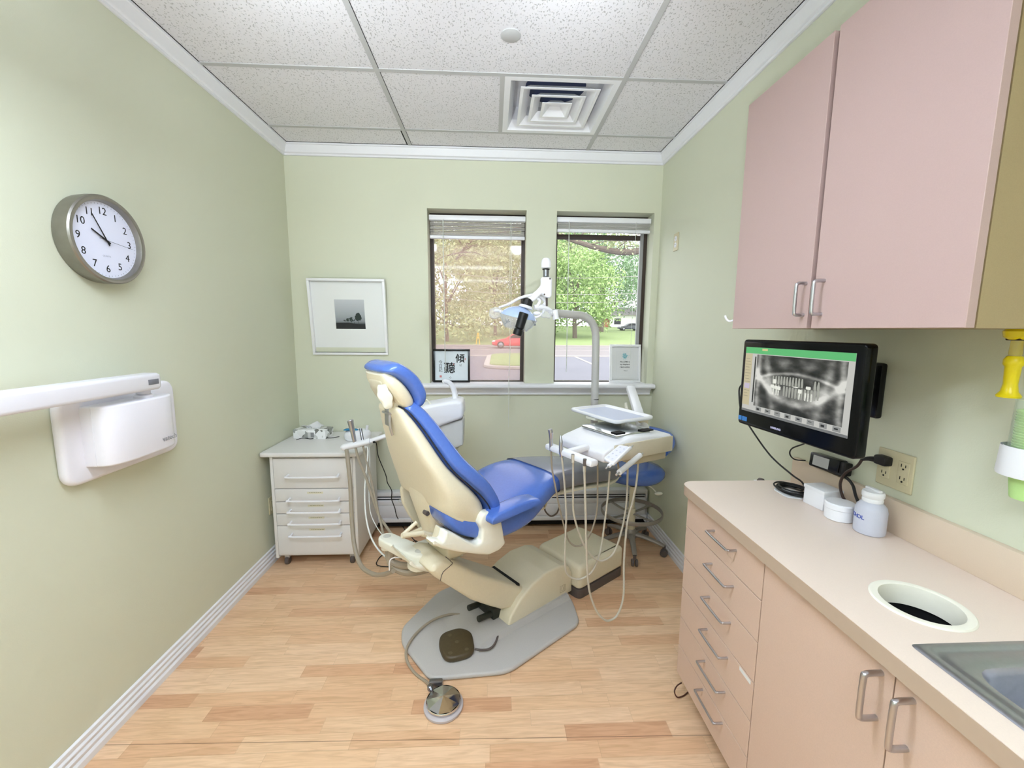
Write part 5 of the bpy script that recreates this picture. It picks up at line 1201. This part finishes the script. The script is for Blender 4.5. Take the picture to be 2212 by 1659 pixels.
G().cyl(A2-d_*.18, A2+d_*.04, .0290, .0325, n=10).make('lamp_cap', M_rub, ol, world=True)
G().cyl(A2+d_*.04, A2+d_*.14, .036, .042, n=28).make('cap_ring', M_white, ol, world=True)
g = G().sphere(lp(1073, 671), (.020, .018, .010)); g.tube([lp(1073, 671), lp(1086, 674)], .008, 10, k=1); g.make('left_grip', M_white, ol, world=True)
g = G().sphere(lp(1160, 677), (.022, .016, .012)); g.tube([lp(1150, 686), lp(1162, 684), lp(1172, 676), lp(1176, 668)], .006, 10); g.make('right_grip', M_white, ol, world=True)
M_clr = glassy('crinkled_plastic_film', (232, 234, 238), .22, rough=.2)
g = G()
fprism([(1057, 668), (1072, 662), (1085, 668), (1084, 684), (1068, 690), (1056, 684)], YL-.02, YL+.02, .012, .01).make('grip_film', M_clr, ol, world=True, smooth=60)
fprism([(1172, 667), (1197, 672), (1190, 688), (1170, 686)], YL-.02, YL+.02, .012, .008).make('grip_film', M_clr, ol, world=True, smooth=60)
g = G()
for (u, v) in ((1094, 697), (1152, 696)):
    for k in range(5): a = lp(u, v); g.tube([a, a+Vector((rnd.uniform(-.02, .02), rnd.uniform(-.01, .01), rnd.uniform(-.025, .02)))], .0028, 6, k=1)
g.make('bulb_clips', M_steel, ol, world=True)

# ------------------------------------------------------------------ cuspidor
YC = 2.44
cu = thing('cuspidor', 'white spittoon basin with a curved spout behind the chair back', 'cuspidor', (-.27, 2.53, 0))
bo_ = [(898, 884), (915, 877), (950, 871), (985, 865), (998, 869), (1001, 880), (1001, 900), (996, 906), (975, 913), (955, 920), (940, 930), (928, 936), (915, 926), (903, 905)]
fprism(bo_, YC, YC+.20, .022, .012).make('basin_body', M_white, cu, world=True, smooth=50)
bc = at(922, 884, y=YC+.09)
G().lathe([(.070, .016), (.075, .02), (.074, .012), (.055, .004), (.02, -.002), (.001, -.003)], 36, M=Matrix.Translation((bc.x-.02, YC+.09, bc.z-.006))).make('bowl_rim', M_white, cu, world=True)
fprism([(938, 928), (958, 917), (1000, 906), (1001, 915), (1000, 962), (985, 968), (944, 968)], YC+.03, YC+.17, .008, .006).make('pedestal_panel', mat('grey_white_panel', (206, 206, 202), .35, var=.02), cu, world=True, smooth=50)
pz = at(970, 968, y=YC+.1)
G().lathe([(.075, 0), (.075, .012), (.05, .03), (.045, pz.z-.10), (.06, pz.z)], 28, M=Matrix.Translation((pz.x, YC+.12, 0))).make('pedestal_column', M_cream2, cu, world=True)
G().tube([at(983, 868, y=YC+.1), at(983, 853, y=YC+.1), at(979, 838, y=YC+.09), at(972, 828, y=YC+.08), at(963, 824, y=YC+.07), at(957, 825, y=YC+.06)], [.0190, .0115], 16).make('spout', M_white, cu, world=True)
G().tube([at(932, 876, y=YC+.03), at(927, 869, y=YC+.03), at(922, 864, y=YC+.03), at(918, 864, y=YC+.03), at(916, 868, y=YC+.03)], .0042, 8).make('cup_filler', M_chrome if 0 else M_cream2, cu, world=True)
g = G()
for u, v in ((942, 875), (950, 873.5), (962, 871.5)): p_ = at(u, v, y=YC+.06); g.sphere((p_.x, p_.y, p_.z), (.012, .010, .004))
g.make('buttons', M_white, cu, world=True)

# ------------------------------------------------------------------ stool
SX, SY = .965, 2.715
stl = thing('dental_stool', 'blue-seated assistant stool with a foot ring in the right corner', 'stool', (SX, SY, 0))
M_stg = mat('grey_stool_metal', (150, 142, 134), .4, metal=.3, var=.04)
S_ = Matrix.Translation((SX, SY, 0))
G().lathe([(.001, .515), (.12, .505), (.185, .520), (.207, .548), (.205, .575), (.185, .594), (.12, .602), (.001, .596)], 48, M=S_ @ Matrix.Diagonal((1, .95, 1, 1))).make('seat', M_blue, stl, world=True, smooth=70)
P = []
for i in range(9):
    a = math.radians(-58+i*13); P.append(Vector((SX+.02+.185*math.cos(a), SY+.185*math.sin(a), .795-.045*(i < 4)*(4-i)/4)))
G().tube(P, [.050, .058], 18, k=4, flat=.8).sphere(P[0], (.045, .04, .036)).sphere(P[-1], (.045, .04, .036)).make('backrest', M_blue, stl, world=True, smooth=70)
G().tube([(SX+.03, SY+.02, .52), (SX+.14, SY+.16, .52), (SX+.17, SY+.19, .60), (SX+.15, SY+.17, .76)], .012, 10).make('backrest_bar', M_stg, stl, world=True)
G().cyl((SX, SY, .50), (SX, SY, .30), .020).cyl((SX, SY, .30), (SX, SY, .10), .027).make('column', M_cream, stl, world=True)
G().cyl((SX, SY, .455), (SX, SY, .475), .024).make('column_collar', M_dark, stl, world=True)
G().tube([(SX, SY, .505), (SX+.10, SY-.05, .47), (SX+.135, SY-.07, .44)], .005, 8).sphere((SX+.150, SY-.08, .432), (.028, .016, .012)).make('height_lever', M_cream2, stl, world=True)
R = []
n = 48
for i in range(n):
    a = 2*PI*i/n; c_, s_ = math.cos(a), math.sin(a)
    R.append([(SX+c_*r_, SY+s_*r_, z) for r_, z in ((.200, .262), (.206, .262), (.208, .266), (.208, .284), (.206, .288), (.200, .288))])
G().rings(R, loop=True).make('foot_ring', M_stg, stl, world=True)
for i in range(4):
    a = math.radians(30+90*i); G().tube([(SX+.02*math.cos(a), SY+.02*math.sin(a), .262), (SX+.11*math.cos(a), SY+.11*math.sin(a), .264), (SX+.203*math.cos(a), SY+.203*math.sin(a), .274)], .011, 8, k=2, flat=.5).make('ring_spoke', M_stg, stl, world=True)
G().lathe([(.03, .085), (.042, .09), (.042, .13), (.030, .15)], 24, M=S_).make('base_hub', M_stg, stl, world=True)
for i in range(5):
    a = math.radians(-101+72*i); d_ = Vector((math.cos(a), math.sin(a), 0)); o_ = Vector((SX, SY, 0))
    rl = .225
    if (o_+d_*rl).x > 1.17: rl = (1.172-SX)/d_.x
    leg = G().tube([o_+d_*.03+Vector((0, 0, .112)), o_+d_*.10+Vector((0, 0, .106)), o_+d_*(rl-.03)+Vector((0, 0, .082)), o_+d_*rl+Vector((0, 0, .072))], [.022, .014], 10, k=2, flat=.8).make('leg', M_stg, stl, world=True)
    c_ = o_+d_*rl+Vector((0, 0, .024)); sd = Vector((-d_.y, d_.x, 0))
    G().cyl(c_-sd*.020, c_-sd*.004, .024, n=24).cyl(c_+sd*.004, c_+sd*.020, .024, n=24).cyl(c_+Vector((0, 0, .02)), c_+Vector((0, 0, .052)), .010).make('caster', M_dkgrey, leg, world=True)
# ------------------------------------------------------------------ outside
GZ = -.22
M_asph = mat('parking_asphalt', (112, 112, 120), .9, var=.08, scale=2)
M_road = mat('road_asphalt', (128, 122, 122), .9, var=.06, scale=2)
M_kerb = mat('concrete_kerb', (170, 164, 158), .8, var=.05)
M_grass = mat('lawn_grass', (132, 150, 96), .9, var=.25, scale=3)
M_leaf = [mat('leaf_green_a', (158, 184, 118), .7, var=.3, scale=6), mat('leaf_green_b', (122, 152, 112), .7, var=.3, scale=6), mat('leaf_green_c', (178, 188, 136), .7, var=.3, scale=6)]  # greens paled so the leaf colour carries the outdoor haze
M_bark = mat('bark_grey_brown', (112, 100, 90), .9, var=.2, scale=10)
G().box((-60, 3.5, GZ-.3), (80, 27.5, GZ)).make('parking_lot', M_asph, keep=True, smooth=0)
po = bpy.data.objects['parking_lot']; tag(po, 'grey asphalt parking lot outside the windows', 'parking lot', kind='structure')
o = G().box((-60, 27.5, GZ-.3), (80, 45, GZ)).make('street', M_road, keep=True, smooth=0); tag(o, 'street beyond the parking lot', 'street', kind='structure')
o = G().rings([[(x, y, z) for y, z in ((45.3, GZ-.3), (45.3, GZ+.10), (60, .25), (100, 2.3), (140, 3.0), (140, -1))] for x in (-80, 110)]).make('lawn', M_grass, keep=True, smooth=0); tag(o, 'green lawn rising beyond the street', 'lawn', kind='structure')
o = G().box((-60, 45, GZ-.3), (80, 45.3, GZ+.12)).make('street_kerb', M_kerb, keep=True, smooth=0); tag(o, 'pale kerb along the far side of the street', 'kerb', kind='structure')
o = G().box((-60, 27.3, GZ), (80, 27.6, GZ+.05)).box((-60, 36.1, GZ), (80, 36.3, GZ+.008)).box((-60, 41.2, GZ), (80, 41.4, GZ+.008)).make('road_markings', M_kerb, keep=True, smooth=0); tag(o, 'white lines painted along the street', 'road marking', kind='structure')
il = [at(1043, 797, z=GZ), at(1150, 799, z=GZ), at(1160, 768, z=GZ), at(1053, 769, z=GZ)]
pl_ = rpoly([(p.x, p.y) for p in il], 1.5, 6)
t = thing('parking_island', 'small grass island with a pale kerb in the parking lot, seen in the left window', 'traffic island', (sum(p.x for p in il)/4, sum(p.y for p in il)/4, GZ))
G().prism(pl_, GZ, GZ+.14, .03).make('kerb', M_kerb, t, world=True); G().prism(inset(pl_, .28), GZ+.10, GZ+.19, .03).make('grass', M_grass, t, world=True)
a_, b_ = at(1243, 771, z=GZ), at(1282, 788, z=GZ); d_ = (b_-a_).normalized(); n_ = Vector((-d_.y, d_.x, 0))*.08
o = G().add([a_-n_, b_-n_, b_+n_, a_+n_], [(0, 1, 2, 3)]).make('parking_line', M_kerb, smooth=0); o.location.z += .01; tag(o, 'white painted parking line seen in the right window', 'parking line')
# red car, its nose to the left
def car(x0, y, L_, label, body, name='parked_car'):
    t = thing(name, label, 'car', (x0+L_/2, y, GZ))
    s = L_/4.5
    pf_ = [(0, .35), (.02, .60), (.25, .74), (1.0, .88), (1.35, .95), (2.0, 1.36), (2.5, 1.45), (3.2, 1.42), (3.9, 1.05), (4.35, .98), (4.48, .80), (4.5, .35), (3.95, .22), (.45, .22)]
    M = Matrix(((1, 0, 0, x0), (0, 0, 1, y), (0, 1, 0, GZ), (0, 0, 0, 1)))
    G().prism(rpoly([(a*s, b*s) for a, b in pf_], .12, 4), -.88, .88, .12, M=M).make('body', body, t, world=True, smooth=50)
    G().prism(rpoly([(a*s, b*s) for a, b in ((1.5, .96), (2.05, 1.30), (2.55, 1.38), (3.15, 1.35), (3.7, 1.02))], .05, 3), -.886, .886, .002, M=M).make('side_windows', M_black, t, world=True, smooth=0)
    for wx in (.86, 3.6):
        w = G().cyl((x0+wx*s, y-.92, GZ+.33), (x0+wx*s, y+.92, GZ+.33), .33, n=28).make('wheel', M_rub, t, world=True)
        g = G().cyl((x0+wx*s, y-.935, GZ+.33), (x0+wx*s, y-.90, GZ+.33), .20, n=20)
        g.make('hubcap', M_steel, w, world=True)
    G().sphere((x0+.22, y-.80, GZ+.66), (.20, .08, .07)).make('headlight', M_white, t, world=True)
    G().box((x0+1.55*s, y-1.02, GZ+.93), (x0+1.75*s, y-.85, GZ+1.07), .03).make('wing_mirror', body, t, world=True)
pc_ = at(1062, 752, y=39)
car(pc_.x, 39.9, 4.4, 'red car driving on the street, seen in the left window', mat('red_car_paint', (214, 40, 56), .25, var=0, coat=.6), 'red_car')
pk = at(1336, 694, y=85); 
def gz(y): return (GZ+.1+(.25-GZ-.1)*(y-45.3)/14.7) if y < 60 else (.25+(y-60)*2.05/40 if y < 100 else 2.3+(y-100)*.7/40)
_g = GZ
GZ = gz(85); car(pk.x, 85, 4.6, 'dark parked car far across the lawn, seen in the right window', mat('dark_car_paint', (70, 74, 82), .3, var=0)); car(pk.x+6.0, 88, 4.4, 'second dark parked car beyond the first, at the right edge of the right window', mat('grey_car_paint', (96, 98, 104), .3, var=0)); GZ = _g
# low house
t = thing('low_house', 'low white and brick house far behind the lawn, in the right window', 'house', (at(1330, 690, y=100).x, 102, 2.3))
hx = at(1318, 690, y=100).x
G().box((hx, 100, 2.0), (hx+14, 108, 5.2)).make('wall', mat('white_siding', (226, 224, 222), .8, var=.03), t, world=True, smooth=0)
G().box((hx-3.5, 100.5, 2.0), (hx+.01, 106, 4.2)).make('brick_wall', mat('red_brick_wall', (170, 112, 92), .8, var=.1), t, world=True, smooth=0)
G().rings([[(x, y, z) for y, z in ((99.4, 5.2), (108.6, 5.2), (104, 7.2))] for x in (hx-4, hx+14.6)]).make('roof', mat('grey_roof', (130, 126, 124), .9), t, world=True, smooth=0)
G().box((hx+1, 99.95, 3.0), (hx+2.6, 100.02, 4.4)).make('window', M_black, t, world=True, smooth=0)
# sign post
ps = at(1031, 742, y=44)
t = thing('yard_sign', 'small yellow A-frame sign on the far verge in the left window', 'sign', (ps.x, 46, gz(46)))
for s_ in (-1, 1): G().cyl((ps.x+.2*s_, 46, gz(46)), (ps.x+.04*s_, 46, gz(46)+1.25), .05).make('leg', mat('yellow_sign', (232, 190, 70), .6), t, world=True)
G().box((ps.x-.14, 45.94, gz(46)+.65), (ps.x+.14, 46.0, gz(46)+.80)).make('crossbar', mat('yellow_sign_bar', (232, 190, 70), .6), t, world=True, smooth=0)
# trees: a trunk with boughs and a crown of real leaves
def tree(name, label, x, y, z0, h, rad, n, mi, seed, th=.28, low=.3, lf=.30):
    r2 = random.Random(seed)
    t = thing(name, label, 'tree', (x, y, z0), group='trees outside the windows')
    g = G().tube([(x, y, z0-.2), (x+r2.uniform(-.2, .2), y, z0+h*.3), (x+r2.uniform(-.4, .4), y, z0+h*.65)], [th, th*.4], 10, k=3)
    cl = []
    for k in range(26):
        a = r2.uniform(0, 2*PI); u = r2.uniform(low, 1.0); rr_ = rad*math.sqrt(max(0, 1-((u-.55)/.55)**2))*r2.uniform(.35, .95)
        c = Vector((x+rr_*math.cos(a), y+rr_*math.sin(a), z0+h*u)); cl.append(c)
        if k < 9: g.tube([(x, y, z0+h*max(.15, u*.5)), (x*.5+c.x*.5, y*.5+c.y*.5, z0+h*u*.85), c], [th*.35, .03], 6, k=2)
    g.make('trunk', M_bark, t, world=True)
    V = []; F = []
    for i in range(n):
        c = cl[r2.randrange(len(cl))]; q = rad*.42
        p = c+Vector((r2.gauss(0, q*.5), r2.gauss(0, q*.5), r2.gauss(0, q*.42)))
        a = Vector((r2.uniform(-1, 1), r2.uniform(-1, 1), r2.uniform(-1, 1))).normalized(); b = a.cross(Vector((r2.uniform(-1, 1), r2.uniform(-1, 1), r2.uniform(-1, 1)))).normalized()
        s = lf*r2.uniform(.5, 1.1); k = len(V); V += [p-a*s, p+b*s*.5, p+a*s, p-b*s*.5]; F.append((k, k+1, k+2, k+3))
    G().add(V, F).make('foliage', M_leaf[mi], t, world=True, smooth=0)
tx = lambda u, y: at(u, 700, y=y).x
tree('young_tree', 'bright green young tree on the lawn in the middle of the right window', tx(1243, 62), 62, gz(62)-.3, 13.5, 5.6, 9000, 0, 1, th=.38, low=.26)
tree('broad_tree', 'darker green tree with a thick trunk behind it, right half of the right window', tx(1296, 80), 80, gz(80), 17, 7.5, 8000, 1, 2, th=.75, low=.32)
tree('roadside_tree', 'large pale tree overhanging the street at the far left of the left window', tx(965, 52), 52, gz(52), 15, 6.5, 9000, 2, 3, low=.12)
tree('roadside_tree', 'yellow-green tree behind the red car, centre of the left window', tx(1070, 66), 66, gz(66), 15, 7.5, 9000, 2, 4, low=.12)
tree('roadside_tree', 'green tree between the two windows, behind the window pier', tx(1165, 74), 74, gz(74), 16, 8, 8000, 0, 5, low=.12)
tree('distant_tree', 'dark tree far off at the right edge of the right window', tx(1375, 100), 100, gz(100), 19, 8, 6000, 1, 6, low=.3)
tree('distant_tree', 'far tree behind the left window foliage, towards its left edge', tx(1010, 95), 95, gz(95), 22, 11, 7000, 1, 7, low=.1, lf=.45)
tree('distant_tree', 'far tree on the skyline behind the young tree in the right window', tx(1225, 105), 105, gz(105), 22, 10, 7000, 1, 8, low=.1, lf=.45)
tree('distant_tree', 'far tree filling the gap over the red car in the left window', tx(1110, 100), 100, gz(100), 22, 11, 7000, 0, 9, low=.08, lf=.45)
# bough of a near tree hanging into the top of the view
t = thing('overhanging_bough', 'leafy bough of a near tree across the top of both windows', 'tree branch', (2.2, 14, 4.2))
r2 = random.Random(30); g = G()
B_ = [at(1500, 520, y=14), at(1420, 535, y=14), at(1350, 545, y=14.2), at(1290, 535, y=14.4), at(1240, 520, y=14.5), at(1150, 490, y=14.5), at(1080, 505, y=14), at(1020, 520, y=13.8), at(985, 560, y=13.8)]
g.tube(B_, [.13, .02], 8, k=4); tips = rsample(B_, 5); cl = []
for i in range(26):
    p = tips[r2.randrange(4, len(tips))]; d = Vector((r2.uniform(-1.2, 1.2), r2.uniform(-1, 1), r2.uniform(-.5, .7))); g.tube([p, p+d*.5+Vector((0, 0, .1)), p+d], [.03, .006], 5, k=2); cl += [p+d*.6, p+d]
g.make('bough', M_bark, t, world=True)
V = []; F = []
for i in range(5200):
    c = cl[r2.randrange(len(cl))]; p = c+Vector((r2.gauss(0, .38), r2.gauss(0, .35), r2.gauss(0, .20)+.1))
    a = Vector((r2.uniform(-1, 1), r2.uniform(-1, 1), r2.uniform(-.6, .6))).normalized(); b = a.cross(Vector((r2.uniform(-1, 1), r2.uniform(-1, 1), 1))).normalized()
    s = r2.uniform(.03, .075); k = len(V); V += [p-a*s, p+b*s*.5, p+a*s, p-b*s*.5]; F.append((k, k+1, k+2, k+3))
G().add(V, F).make('foliage', M_leaf[2], t, world=True, smooth=0)
# wires across the street
g = G()
for z0, z1, y in ((3.6, 3.9, 33), (4.3, 4.2, 33), (5.6, 5.9, 34)): g.tube([(-20, y, z0+3.0), (0, y, z0), (30, y, z1+1.0)], .018, 5, k=4)
tag(g.make('overhead_wires', M_kerb), 'thin overhead wires crossing above the street', 'wires')

# ------------------------------------------------------------------ sky and light
w = bpy.data.worlds.new('overcast_sky'); scene.world = w; w.use_nodes = True
bg = w.node_tree.nodes['Background']; bg.inputs[0].default_value = (.93, .95, 1, 1); bg.inputs[1].default_value = SKY
sun = bpy.data.lights.new('sun', 'SUN'); sun.energy = SUN; sun.angle = .2; sun.color = (1, .96, .88)
so_ = bpy.data.objects.new('sun', sun); COL.objects.link(so_); so_.rotation_euler = (math.radians(38), math.radians(12), 0)
scene.view_settings.view_transform = 'Standard'; scene.view_settings.look = 'None'; scene.view_settings.gamma = 1; scene.view_settings.use_curve_mapping = False
scene.view_settings.exposure = EXPO
scene.cycles.use_denoising = True; scene.cycles.max_bounces = 6; scene.cycles.diffuse_bounces = 5; scene.cycles.glossy_bounces = 3; scene.cycles.transmission_bounces = 4; scene.cycles.adaptive_threshold = .05; scene.cycles.use_light_tree = False; scene.cycles.transparent_max_bounces = 12
scene.cycles.sample_clamp_indirect = 6
